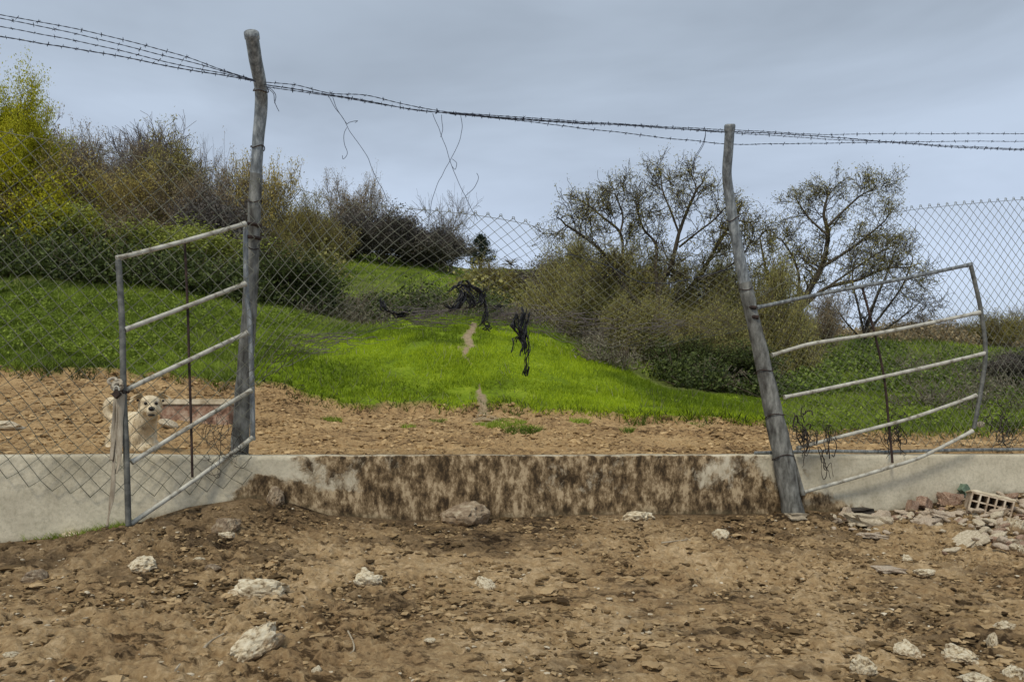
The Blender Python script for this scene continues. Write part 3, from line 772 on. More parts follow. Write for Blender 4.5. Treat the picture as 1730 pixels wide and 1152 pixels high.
# cloth strips and padlock on the gate
def rags():
    mb = MB(); d0 = dl(205) - .03
    for s in ([(203, 660), (199, 720), (193, 770), (190, 830), (181, 890)], [(206, 665), (203, 730), (201, 780), (195, 800)], [(200, 655), (194, 700), (191, 745), (188, 778)]):
        sp = spline([P(x, y, d0 + .01 * random.random()) for x, y in s], 8); V = []
        for i, p in enumerate(sp):
            w = .013 + .006 * mnoise.noise(p * 12); tw = mnoise.noise(p * 5) * 1.6
            for sgn in (-1, 0, 1): V.append(tuple(p + Vector((math.cos(tw), math.sin(tw), 0)) * w * sgn + Vector((0, .006 * (sgn == 0), 0))))
        mb.add(V, [(i * 3 + j, i * 3 + j + 1, (i + 1) * 3 + j + 1, (i + 1) * 3 + j) for i in range(len(sp) - 1) for j in range(2)])
    o = mb.build('cloth_strip', M['rag']); o.modifiers.new('thick', 'SOLIDIFY').thickness = .003
    tag(o, 'dirty beige cloth strips knotted to the narrow gate and trailing to the ground', 'cloth strip')
    k = MB(); c = P(196, 648, d0 - .01)
    for i in range(5):
        a = Vector((random.uniform(-.02, .02), random.uniform(-.012, .012), random.uniform(-.02, .02)))
        tube(k, spline([c + a + Vector((.02 * math.cos(t), .012 * math.sin(t * 1.3), .018 * math.sin(t))) for t in np.linspace(0, 6.3, 7)], 3), .009, 6)
    o2 = k.build('knot', M['rag'], o)
    r = empty('padlock', P(198, 664, d0 - .03), 'small dark padlock and chain on the free stile of the narrow gate', 'padlock')
    b = MB(); c = P(197, 666, d0 - .035)
    tube(b, [c + Vector((0, -.012, 0)), c + Vector((0, -.010, 0)), c + Vector((0, .010, 0)), c + Vector((0, .012, 0))], [.022, .026, .026, .022], 4); b.build('lock_body', M['rust'], r)
    s = MB(); tube(s, spline([c + Vector((.015 * math.cos(t), 0, .02 + .026 * math.sin(t))) for t in np.linspace(0, math.pi, 6)], 3), .004, 6); s.build('shackle', M['tube'], r)
    ch = MB()
    for i in range(9):
        t = i / 8 * 6.3; q = P(208, 662, dl(207)) + Vector((.028 * math.cos(t), .028 * math.sin(t), .004 * math.sin(3 * t)))
        ax = Vector((-math.sin(t), math.cos(t), 0)); az = Vector((0, 0, 1)) if i % 2 else Vector((math.cos(t), math.sin(t), 0))
        tube(ch, [q + ax * .013 * math.cos(a) + az * .007 * math.sin(a) for a in np.linspace(0, 2 * math.pi, 9)], .0032, 5)
    ch.build('chain', M['rust'], r)
rags()

# pipe on the wall top
mb = MB(); tube(mb, spline([PF(x, y, .0) for x, y in ((1275, 765), (1400, 762), (1500, 763), (1620, 760), (1730, 759), (1850, 757))], 5), .013, 8, wob=.1)
tag(mb.build('pipe', M['galv']), 'thin grey pipe lying along the wall top behind the wide gate', 'pipe')

# ------------------------------------------------------------------ ROCKS AND RUBBLE
def rock_mesh(seed, mat, sub=3, rough=.35, sharp=1.0, freq=1.4):
    bm = bmesh.new(); bmesh.ops.create_icosphere(bm, subdivisions=sub, radius=1)
    off = Vector((seed * 3.7, seed * 1.3, seed * .7))
    rnd = random.Random(seed)
    planes = [(Vector((rnd.gauss(0, 1), rnd.gauss(0, 1), rnd.gauss(0, 1))).normalized(), rnd.uniform(.55, .9)) for _ in range(9)]
    for v in bm.verts:
        n = v.co.normalized()
        r = 1 + rough * mnoise.noise(n * freq + off) + rough * .6 * mnoise.noise(n * freq * 2.6 + off) + rough * .4 * mnoise.noise(n * freq * 6 + off)
        r -= rough * .5 * max(0, mnoise.noise(n * 4.2 + off) - .25)
        p = n * r
        for pn, pd in planes:
            e = p.dot(pn) - pd
            if e > 0: p -= pn * e * .6 * sharp
        v.co = p
    me = bpy.data.meshes.new('rock'); bm.to_mesh(me); bm.free(); me.materials.append(mat)
    for f in me.polygons: f.use_smooth = sharp < .8
    return me

def rock(px, py, w, h, label, mat='rock', seed=0, name='rock', cat='rock', rot=0, rough=.35, sink=.36, tiltx=0, group=None, freq=1.4, sub=4, sharp=1.0):
    g = G(px, py + h * .35); k = g.y / F
    o = link(name, rock_mesh(seed + 1, M[mat], sub, rough, sharp, freq))
    o.scale = (w * k * .55, w * k * .5, h * k * .62); o.rotation_euler = (tiltx, rot, seed * 1.1)
    if rot: o.rotation_euler = (tiltx, rot, .2)
    o.location = g + Vector((0, 0, h * k * (.5 - sink)))
    tag(o, label, cat, group); return o

ROCKS = [
 (440, 990, 80, 36, 'rock', 'widest pale pitted limestone lump, in front of the narrow gate', .5, 0),
 (620, 976, 48, 28, 'rock', 'small bright pale stone, alone in front of the muddy wall', .45, 0),
 (243, 952, 50, 28, 'rock', 'pale pointed stone below the foot of the narrow gate', .4, 0),
 (428, 1086, 90, 48, 'rock', 'large pale wedge shaped stone tilted upward, closest to the viewer below the gate', .45, -.55),
 (383, 885, 44, 38, 'rockdull', 'grey brown stone standing on the bank under the taller post', .4, 0),
 (385, 903, 30, 11, 'rock', 'flat sliver of stone lying against the grey brown stone', .3, 0),
 (790, 865, 78, 44, 'rockdull', 'biggest mud streaked boulder resting against the middle of the wall', .35, 0),
 (1074, 870, 56, 22, 'rock', 'low white stone half buried at the foot of the wall', .35, 0),
 (822, 986, 30, 20, 'rock', 'tiny pale stone with a dark hollow in the middle of the yard', .6, 0),
 (1218, 902, 28, 20, 'rock', 'small pale stone short of the base of the leaning post', .4, 0),
 (1457, 1122, 46, 42, 'rock', 'round pale stone at the lower edge, alone in bare soil', .45, 0),
 (1532, 1096, 42, 28, 'rock', 'pale crumbling stone above the round stone of the lower edge', .55, 0),
 (1622, 1106, 60, 26, 'rock', 'long jagged pale stone among the lower stones under the rubble heap', .6, .2),
 (1676, 1082, 18, 34, 'rock', 'narrow upright pale stone among the lower stones under the rubble heap', .5, 0),
 (1694, 1058, 34, 22, 'rock', 'rounded pale stone highest among the lower stones under the rubble heap', .5, 0),
 (1716, 1136, 36, 30, 'rock', 'pale stone cut by the lower corner of the view', .5, 0),
 (1650, 1146, 50, 18, 'rock', 'flat pale stone cut by the lower edge of the view', .5, 0),
 (20, 1106, 26, 13, 'rock', 'small flat white stone casting a dark gap, in the lower corner below the clean wall', .3, 0),
 (470, 1074, 24, 12, 'rockdull', 'small dull stone beside the large wedge shaped stone', .3, 0),
 (335, 945, 20, 10, 'rock', 'small white chip between the pointed stone and the pitted limestone', .3, 0),
 (360, 958, 24, 16, 'rockdull', 'brown egg shaped stone next to the small white chip', .3, 0),
 (122, 892, 32, 11, 'rock', 'white flake lying at the foot of the clean wall by the green tuft', .3, 0),
 (60, 972, 50, 22, 'rockdull', 'dull brown stone under the clean wall near the edge of the view', .4, 0),
 (375, 1122, 14, 12, 'rock', 'thumb sized pale stone just below the pale stick', .4, 0),
 (535, 1130, 18, 12, 'rock', 'thumb sized white stone near the lower edge, right of the wedge shaped stone', .4, 0),
 (728, 1080, 20, 9, 'rock', 'flat white flake in the middle of the lower yard', .3, 0),
 (1560, 965, 36, 14, 'rock', 'pale broken stone below the rubble strip', .5, 0),
 (1532, 942, 18, 14, 'rock', 'pale pebble just below the rubble strip', .5, 0),
 (465, 835, 30, 44, 'rockdull', 'dark clod of stone jammed where the mud on the wall begins', .45, 0),
]
for i, (px, py, w, h, mt, lab, rg, rot) in enumerate(ROCKS):
    rock(px, py, w, h, lab, mt, i, rot=rot, rough=rg)

def hollow_brick():
    c0 = G(1680, 880); k = c0.y / F
    r = empty('hollow_brick', c0, 'large pale hollow clay brick tilted on the rubble heap, its grid of holes showing', 'brick')
    Wd, Ht, Dp = .28, .25, .20; nx, nz = 5, 4; wt = .011
    mb = MB()
    def box(x0, x1, y0, y1, z0, z1):
        v = [(x, y, z) for z in (z0, z1) for y in (y0, y1) for x in (x0, x1)]
        mb.add(v, [(0, 1, 3, 2), (4, 6, 7, 5), (0, 4, 5, 1), (2, 3, 7, 6), (0, 2, 6, 4), (1, 5, 7, 3)])
    for i in range(nx + 1):
        x = -Wd / 2 + i * (Wd - wt) / nx; box(x, x + wt, 0, Dp, 0, Ht)
    for j in range(nz + 1):
        z = j * (Ht - wt) / nz
        for i in range(nx):
            x = -Wd / 2 + i * (Wd - wt) / nx; box(x + wt, x + (Wd - wt) / nx, .002 * (j % 2), Dp, z, z + wt)
    shell = mb.build('clay_grid', M['pinkbrick'], None, False)
    mo = MB(); rs = np.random.RandomState(3)
    n, m = 26, 24; V = []
    for a in range(n):
        for b in range(m):
            x = -Wd / 2 - .012 + (Wd + .024) * a / (n - 1); y = -.004 + (Dp + .01) * b / (m - 1)
            e = min(a, n - 1 - a, b, m - 1 - b) / 4
            V.append((x, y, Ht + .004 + .018 * min(1, e) ** .5 + .008 * mnoise.noise(Vector((x * 40, y * 40, 0)))))
    mo.add(V, [(a * m + b, (a + 1) * m + b, (a + 1) * m + b + 1, a * m + b + 1) for a in range(n - 1) for b in range(m - 1)])
    mort = mo.build('mortar_crust', M['grit'], None); mort.modifiers.new('t', 'SOLIDIFY').thickness = .014
    bk = MB(); v = [(x, y, z) for z in (.002, Ht - .002) for y in (Dp - .03, Dp - .02) for x in (-Wd / 2 + .002, Wd / 2 - .002)]
    bk.add(v, [(0, 1, 3, 2), (4, 6, 7, 5), (0, 4, 5, 1), (2, 3, 7, 6), (0, 2, 6, 4), (1, 5, 7, 3)])
    back = bk.build('back_web', M['brick'], None, False)
    for o in (shell, mort, back): o.parent = r
    r.location = P(1664, 894, 5.66); r.rotation_euler = (math.radians(-6), math.radians(14), math.radians(-22))
hollow_brick()

def slab(px, py, w, h, label, mt='pinkbrick', seed=0, rz=0, ry=0, rx=0, th=.35, name='rubble_piece', group=None, up=0, cat='rubble'):
    g = G(px, py + h * .3); k = g.y / F; rnd = random.Random(seed + 50)
    bm = bmesh.new(); bmesh.ops.create_cube(bm, size=2); bmesh.ops.subdivide_edges(bm, edges=bm.edges, cuts=3, use_grid_fill=True)
    for v in bm.verts:
        v.co += mnoise.noise_vector(v.co * 1.1 + Vector((seed * 2.3, 0, seed))) * .38 + mnoise.noise_vector(v.co * 4 + Vector((seed, 0, 0))) * .08
    me = bpy.data.meshes.new(name); bm.to_mesh(me); bm.free(); me.materials.append(M[mt])
    o = link(name, me); o.scale = (w * k * .42, w * k * .42 * .8, h * k * .42)
    o.rotation_euler = (rx, ry, rz); o.location = g + Vector((0, 0, h * k * .3 + up))
    tag(o, label, cat, group); return o
slab(1290 + 55, 872, 34, 12, 'short brown board end lying at the foot of the leaning post', 'stick', 1, .1)
slab(1443, 862, 60, 9, 'dark flat timber offcut on the back of the rubble strip by the wall', 'vine', 2, .05)
slab(1468, 880, 70, 22, 'broad pale plaster slab in the middle of the rubble strip', 'grit', 3, .2, .1)
slab(1490, 878, 30, 28, 'rounded pale slab standing at the end of the broad plaster slab', 'pinkbrick', 4, .4, -.4)
slab(1605, 844, 36, 24, 'red clay fragment leaning on the wall beside the hollow brick', 'brick', 5, .3, .1)
slab(1560, 852, 26, 22, 'dark red brick chip left of the red clay fragment', 'brick', 6, .6, .5)
slab(1541, 856, 18, 24, 'narrow red brick chip standing on its end in the rubble strip', 'brick', 7, .2, .2)
slab(1586, 870, 46, 14, 'long pinkish tile piece lying below the red clay fragment', 'pinkbrick', 8, .1, .25)
slab(1563, 882, 44, 12, 'pinkish tile piece with a straight edge in the rubble strip', 'pinkbrick', 9, .3, -.1)
slab(1632, 915, 60, 12, 'flat grey board propped slantwise in front of the hollow brick', 'grit', 10, .3, -.45)
slab(1430, 868, 18, 22, 'tilted plaster chip at the start of the rubble strip', 'pinkbrick', 11, .3, .8)
slab(1628, 840, 16, 16, 'small pale green chip touching the corner of the hollow brick', 'greenmoss', 12, .3, .8, up=.06)
slab(1716, 890, 26, 26, 'bright yellowish block in the heap right of the hollow brick', 'rock', 13, .3, .3)
slab(1722, 930, 24, 22, 'pale block at the edge of the view below the hollow brick', 'rock', 14, .3, .3)
slab(1500, 962, 50, 8, 'thin flat tile lying in the soil below the rubble strip', 'pinkbrick', 15, .2, .05)
slab(1475, 905, 44, 8, 'thin flat tile just below the broad plaster slab', 'pinkbrick', 16, .2, .1)

# small rubble pieces: individuals that nothing tells apart
rb = [rock_mesh(200 + i, M[m], 2, .3, 1.0) for i, m in enumerate(['pinkbrick', 'brick', 'grit', 'pinkbrick', 'rockdull', 'grit'])]
rnd = random.Random(5)
for i in range(230):
    if i < 120: px = rnd.gauss(1695, 42); py = rnd.uniform(842, 938)
    else: px = rnd.uniform(1400, 1650); py = 866 + abs(rnd.gauss(0, 13)) + (8 if px < 1500 else 0)
    if px > 1800: continue
    g = G(px, py); o = bpy.data.objects.new('rubble_chip', rnd.choice(rb)); COL.objects.link(o)
    s = rnd.uniform(.012, .032) * (1.25 if px > 1650 else 1)
    o.scale = (s * rnd.uniform(1, 1.9), s, s * rnd.uniform(.4, .8)); o.rotation_euler = (rnd.uniform(-.6, .6), rnd.uniform(-.6, .6), rnd.uniform(0, 6))
    o.location = g + Vector((0, 0, s * .5 + (.03 * rnd.random() if px > 1650 else 0)))
    tag(o, 'small broken chip of clay or plaster in the rubble near the hollow brick', 'rubble', 'small rubble chips along the wall foot')

def stick(label, pts, r, mt='stick'):
    mb = MB(); q = [G(x, y) + Vector((0, 0, r + .012)) for x, y in pts]
    tube(mb, spline(q, 5), lerp_list([r, r * .5], 5 * (len(q) - 1) + 1), 6, wob=.4)
    tag(mb.build('stick', M[mt]), label, 'stick')
stick('pale dry stick lying beside the large wedge shaped stone', [(345, 1102), (358, 1090), (378, 1078)], .006)
stick('short pale stick near the lower edge below the wedge shaped stone', [(296, 1142), (304, 1130)], .005)
stick('thin twisted root showing in the lower soil left of centre', [(588, 1074), (596, 1090), (598, 1105), (592, 1112)], .004)
stick('thin straight stick in the soil below the leaning post', [(1118, 922), (1160, 917)], .006)

# white cup-like scrap on wall near gate end
o = link('plastic_cup', rock_mesh(77, M['grit'], 3, .15, .3)); o.scale = (.035, .03, .026); o.location = PF(1657, 717, .1); tag(o, 'crushed white plastic cup lodged beyond the free end of the wide gate', 'cup')

# ------------------------------------------------------------------ clods and grit (uncountable)
def scatter_lumps(name, n, fx, fy, size, mat, keep, label, flat=.6, sub=1, lift=.15, cat='soil'):
    rs = np.random.RandomState(len(name) + n)
    bm = bmesh.new(); bmesh.ops.create_icosphere(bm, subdivisions=sub, radius=1); base = np.array([v.co[:] for v in bm.verts]); fs = np.array([[v.index for v in f.verts] for f in bm.faces]); bm.free()
    d = fy(rs, n); x = fx(rs, n, d); ok = keep(x, d); x, d = x[ok], d[ok]; n = len(x)
    z = H(x, d); s = size(rs, n)
    V = base[None] * (1 + .9 * (rs.rand(n, len(base), 1) - .5)) + .25 * (rs.rand(n, len(base), 3) - .5); V = V * np.stack([s * (1 + .8 * rs.rand(n)), s * (1 + .5 * rs.rand(n)), s * flat * (.6 + .7 * rs.rand(n))], -1)[:, None, :]
    a = rs.rand(n) * 6.28; c, sn = np.cos(a)[:, None], np.sin(a)[:, None]
    X = V[..., 0] * c - V[..., 1] * sn; Yv = V[..., 0] * sn + V[..., 1] * c
    V = np.stack([X + x[:, None], Yv + d[:, None], V[..., 2] + (z + s * lift)[:, None]], -1)
    mb = MB(); mb.add(V.reshape(-1, 3), (np.arange(n)[:, None, None] * len(base) + fs[None]).reshape(-1, 3), np.repeat(rs.rand(n), len(fs)))
    o = mb.build(name, mat, None, False); tag(o, label, cat, kind='stuff'); return o
px_x = lambda rs, n, d: (rs.uniform(-60, 1790, n) - CX) / F * d
scatter_lumps('soil_clods', 26000, px_x, lambda rs, n: 2.2 + 4 * rs.rand(n) ** .8, lambda rs, n: .0035 + .011 * rs.rand(n) ** 3, M['clod'],
              lambda x, y: (y < fence_y(x) - .14) & (fbm(x * 1.4 + 2, y * 2.2, 3) + .35 * vnoise(x * 9, y * 9) > -.12), 'loose brown clods of soil strewn over the yard in front of the wall')
scatter_lumps('big_soil_clods', 2600, px_x, lambda rs, n: 2.2 + 4 * rs.rand(n) ** .8, lambda rs, n: .010 + .020 * rs.rand(n) ** 3, M['clod'],
              lambda x, y: (y < fence_y(x) - .14) & (fbm(x * 1.2 + 5, y * 2.0, 3) > .02), 'larger clods of soil in the churned patches of the yard', sub=2, flat=.45)
scatter_lumps('grit', 1400, px_x, lambda rs, n: 2.2 + 4 * rs.rand(n), lambda rs, n: .003 + .007 * rs.rand(n) ** 3, M['grit'],
              lambda x, y: (y < fence_y(x) - .14), 'pale grit and pebbles scattered over the yard', lift=.5, cat='gravel')
scatter_lumps('pale_soil_clods', 12000, px_x, lambda rs, n: 5.6 + 4.8 * rs.rand(n), lambda rs, n: .007 + .024 * rs.rand(n) ** 3, M['clodfar'],
              lambda x, y: (y > fence_y(x) + .2) & (y < bound(x, y) + .1) & (fbm(x * 1.4 + 2, y * 1.4, 3) > -.25), 'pale clods of ploughed soil strewn behind the wall')

# ------------------------------------------------------------------ GRASS
def blades(name, n, dlo, dhi, hgt, wid, mat, label, keep, seed, pxr=(-120, 1850), lean=.5, cat='grass'):
    rs = np.random.RandomState(seed)
    d = dlo + (dhi - dlo) * rs.rand(n); x = (rs.uniform(*pxr, n) - CX) / F * d
    ok = keep(x, d); x, d = x[ok], d[ok]; n = len(x); z = H(x, d)
    cl = .55 + .9 * (fbm(x * 1.5, d * 1.5, 3) + .5)
    h = hgt * (.4 + .9 * rs.rand(n)) * cl; a = rs.rand(n) * 6.28; w = wid * (.6 + .8 * rs.rand(n))
    ln = rs.normal(size=(n, 2)) * lean * h[:, None]
    B = np.stack([x, d, z - .01], -1); sd = np.stack([np.cos(a) * w, np.sin(a) * w, 0 * a], -1)
    tip = B + np.stack([ln[:, 0], ln[:, 1], h + .01], -1)
    V = np.stack([B - sd, B + sd, tip], 1).reshape(-1, 3)
    mb = MB(); mb.add(V, np.arange(n)[:, None] * 3 + np.array([[0, 1, 2]]), np.clip(.5 + 1.9 * fbm(x * .9 + 3, d * 1.6, 4) + .25 * rs.normal(size=n), 0, 1))
    o = mb.build(name, mat, None, False); tag(o, label, cat, kind='stuff'); return o
notpath = lambda x, y: (y > bound(x, y)) & (path_mask(x, y) + .3 * RS.rand(len(x)) < .5)
def sbf(x, y):
    px = CX + F * x / y
    return np.interp(px, [0, 250, 430, 600, 700, 900, 1000, 1150, 1290, 1400, 1730], [13.6, 14.2, 14.4, 14.6, 14.6, 14.2, 13.2, 11.6, 12.0, 13.5, 14.0]) + 1.2 * fbm(x * .5, y * .5, 3)
def brightzone(x, y):
    px = CX + F * x / y + 26 * fbm(x * 1.8, y * 1.8, 3)
    return (px > np.interp(y, [9, 10.3, 11.3, 12.3, 13.2, 14, 15], [390, 402, 440, 500, 565, 650, 720])) & (px < 1325)
thin = lambda x, y: (fbm(x * 2.7 + 1, y * 2.7, 4) > -.33)
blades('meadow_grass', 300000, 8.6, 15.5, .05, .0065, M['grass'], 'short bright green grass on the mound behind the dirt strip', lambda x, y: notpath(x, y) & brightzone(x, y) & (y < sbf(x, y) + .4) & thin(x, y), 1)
blades('dark_meadow_grass', 260000, 8.4, 16.5, .06, .007, M['weed'], 'grass either side of the bright mound, coloured darker for the mesh veil before it', lambda x, y: notpath(x, y) & ~brightzone(x, y) & (y < sbf(x, y) + .8), 7)
blades('dry_stalks', 5000, 9.5, 15.0, .13, .004, M['dryveg'], 'dry pale stalks standing in the grass', lambda x, y: notpath(x, y) & (fbm(x * 1.1 + 3, y * 1.1, 3) > .02), 8, cat='dry grass')
blades('bank_edge_grass', 40000, 8.5, 10.8, .09, .007, M['l_lip'], 'darker tufted grass along the lip of the grass bank', lambda x, y: np.abs(y - bound(x, y) - .03) < .16 * (.3 + 1.4 * np.abs(fbm(x * 2, y * 0, 2))), 2, lean=.9)
blades('rough_grass', 60000, 13, 34, .13, .014, M['weed'], 'rough green grass between the bushes on the hillside', lambda x, y: (y > sbf(x, y)), 3)
def patchy(pts):
    def f(x, y):
        m = np.zeros(len(x), bool)
        for cx, cy, r in pts: m |= ((x - cx) ** 2 + (y - cy) ** 2 * .6) < r * r
        return m
    return f
tp = []
for px, d, r in ((840, 8.9, .14), (885, 8.5, .2), (815, 9.0, .1), (860, 9.2, .22), (740, 9.3, .1), (560, 9.2, .12), (980, 9.3, .12), (1180, 8.9, .12), (880, 8.6, .12), (330, 8.8, .14), (690, 8.4, .08), (1060, 8.5, .07)):
    tp.append(((px - CX) / F * d, d, r))
blades('soil_weeds', 60000, 8.2, 9.5, .045, .008, M['weed'], 'small green weeds sprouting in the bare soil behind the wall', patchy(tp), 4, lean=.9, cat='weeds')
def near_tuft(x, y):
    pw = CX + F * x / fence_y(x); s = fence_y(x) - .1 - y
    return (pw > 60) & (pw < 250) & (s < .1 + .16 * vnoise(x * 4, y * 4)) & (s > .01)
blades('wall_foot_grass', 9000, 3.8, 5.0, .045, .003, M['weed'], 'green tuft growing at the foot of the clean wall by the gate', near_tuft, 5, pxr=(40, 260), lean=.8)

def leaf_scatter(name, regions, n_clump, per, rad, size, mat, label, seed, cat='undergrowth', aspect=.6, zscale=.7, stems=True):
    """ground cover / thicket: many leaf clumps spread over a stretch of hillside"""
    rs = np.random.RandomState(seed); mb = MB(); segs = []
    for (p0, p1, d0, d1, w) in regions:
        m = int(n_clump * w)
        d = rs.uniform(d0, d1, m); x = (rs.uniform(p0, p1, m) - CX) / F * d; z = H(x, d)
        R_ = rad * (.45 + 1.0 * rs.rand(m))
        for i in range(m):
            k = int(per * (R_[i] / rad) ** 2)
            v = rs.normal(size=(k, 3)); v /= np.linalg.norm(v, axis=1, keepdims=True); v *= (rs.rand(k, 1) ** .45) * (1 + .5 * rs.normal(size=(k, 1)) * .4)
            v[:, 2] = np.abs(v[:, 2]) * zscale * 1.3
            leaves(mb, np.array([x[i], d[i], z[i]]) + v * R_[i], size, rs, aspect)
            if stems:
                for t in range(6):
                    u = rs.normal(size=3); u[2] = abs(u[2]) + .4; u /= np.linalg.norm(u)
                    a = np.array([x[i], d[i], z[i] - .05]); b = a + u * R_[i] * 1.25
                    segs.append((*a, *b, .010, .004))
    o = mb.build(name, mat, None, False); tag(o, label, cat, kind='stuff')
    if segs:
        sm = MB(); segs_to_mesh(sm, segs, 3); sm.build('stems', M['twig'], o)
    return o

leaf_scatter('weed_patch', [(-100, 330, 10.4, 13.9, 1), (250, 520, 11.8, 14.2, .4), (1380, 1800, 9.2, 12.5, .4)], 330, 60, .15, .045, M['weed'], 'leafy green weeds growing through the grass', 31, 'weeds', .55, .6, False)
leaf_scatter('weed_patch', [(1380, 1800, 13, 18.5, 1), (1300, 1420, 12.5, 15, .3)], 150, 110, .32, .07, M['l_mid'], 'green weeds covering the mound behind the wide gate', 32, 'weeds', .55, .5, False)
leaf_scatter('bramble_thicket', [(-150, 430, 14.6, 15.7, 1)], 75, 520, .62, .075, M['l_dark'], 'bramble thicket under the hillside shrubs, leaves coloured dark as its shaded lower band', 33)  # dark leaf colour carries the shade of the thicket's lower band
leaf_scatter('lit_bramble_top', [(-150, 400, 15.8, 20.5, 1)], 190, 430, .6, .07, M['l_bramble'], 'brambles over the dark band, leaves coloured lighter as the lit top of the thicket', 34)  # lighter leaf colour carries the light on the thicket's top
leaf_scatter('dark_thicket', [(420, 560, 15.3, 20, .6), (600, 830, 15.5, 18.5, .4)], 62, 420, .5, .07, M['l_dark'], 'dark thicket between the grass mound and the far slope', 35)
leaf_scatter('dry_scrub', [(420, 1010, 14.8, 18.5, 1), (1000, 1300, 12.6, 16, .4), (1500, 1800, 12, 16, .25)], 170, 150, .34, .075, M['dryveg'], 'grey dry scrub along the back of the grass mound', 36, aspect=.2)
leaf_scatter('shade_thicket', [(1130, 1300, 12.4, 14.5, 1)], 45, 430, .42, .06, M['l_dark'], 'dark leaved undergrowth standing in for the shade beneath the two big trees', 37)  # dark leaved clumps added to make the deep shade under the trees
leaf_scatter('far_slope_brush', [(800, 940, 20, 24, .35), (900, 1100, 20, 25, .5), (-200, 430, 21, 30, 1.6), (430, 540, 20, 30, .5)], 70, 360, .8, .11, M['l_willow'], 'olive brush on the far slope', 38)
leaf_scatter('far_hedge', [(1380, 1850, 24, 31, 1)], 90, 430, .6, .10, M['l_brown'], 'brown hedge along the far ridge behind the wide gate', 39)

# ------------------------------------------------------------------ SHRUBS AND TREES
TW = dict(nseg=4, wig=.22, trop=.10, kids=2, pk=.6, ang=.6, ratio=.62, tilt=.7, main=.55, minr=.0045)
olive = [make_plant('s', 100 + i, 2.0, TW, M['l_olive'], M['twig'], 9, .05, .055, 9, 1.0, 3, .022, .35) for i in range(3)]
gold = [make_plant('s', 110 + i, 2.0, TW, M['l_gold'], M['twig'], 10, .05, .06, 8, 1.0, 3, .022, .4) for i in range(2)]
brown = [make_plant('s', 120 + i, 2.0, TW, M['l_brown'], M['twig'], 8, .05, .055, 9, 1.0, 3, .022, .3) for i in range(3)]
greyd = [make_plant('s', 130 + i, 2.0, dict(TW, tilt=.6), M['l_grey'], M['twig'], 16, .06, .10, 8, 1.0, 3, .022, .5) for i in range(2)]
darkg = [make_plant('s', 140 + i, 2.0, dict(TW, tilt=.8), M['l_dark'], M['twig'], 12, .07, .12, 8, 1.0, 3, .022, .55) for i in range(2)]
WL = dict(nseg=5, wig=.24, trop=-.02, kids=2, pk=.75, ang=.65, ratio=.6, tilt=.85, main=.6, minr=.0045)
willow = [make_plant('s', 160 + i, 2.0, WL, M['l_willow'], M['twig'], 10, .075, .08, 10, 1.0, 3, .024, .22, droop=.5) for i in range(3)]
BT = dict(nseg=4, wig=.20, trop=.06, kids=2, pk=.6, ang=.6, ratio=.66, tilt=.5, main=.5, minr=.004)
bram = [make_plant('s', 170 + i, 2.0, dict(TW, tilt=.9), M['l_bramble'], M['twig'], 12, .07, .12, 9, 1.0, 3, .022, .55) for i in range(2)]
bare = [make_plant('s', 150 + i, 2.0, BT, None, M['twiggrey'], 0, .05, .1, 5, 1.0, 4 if i == 0 else 3, .028) for i in range(2)]

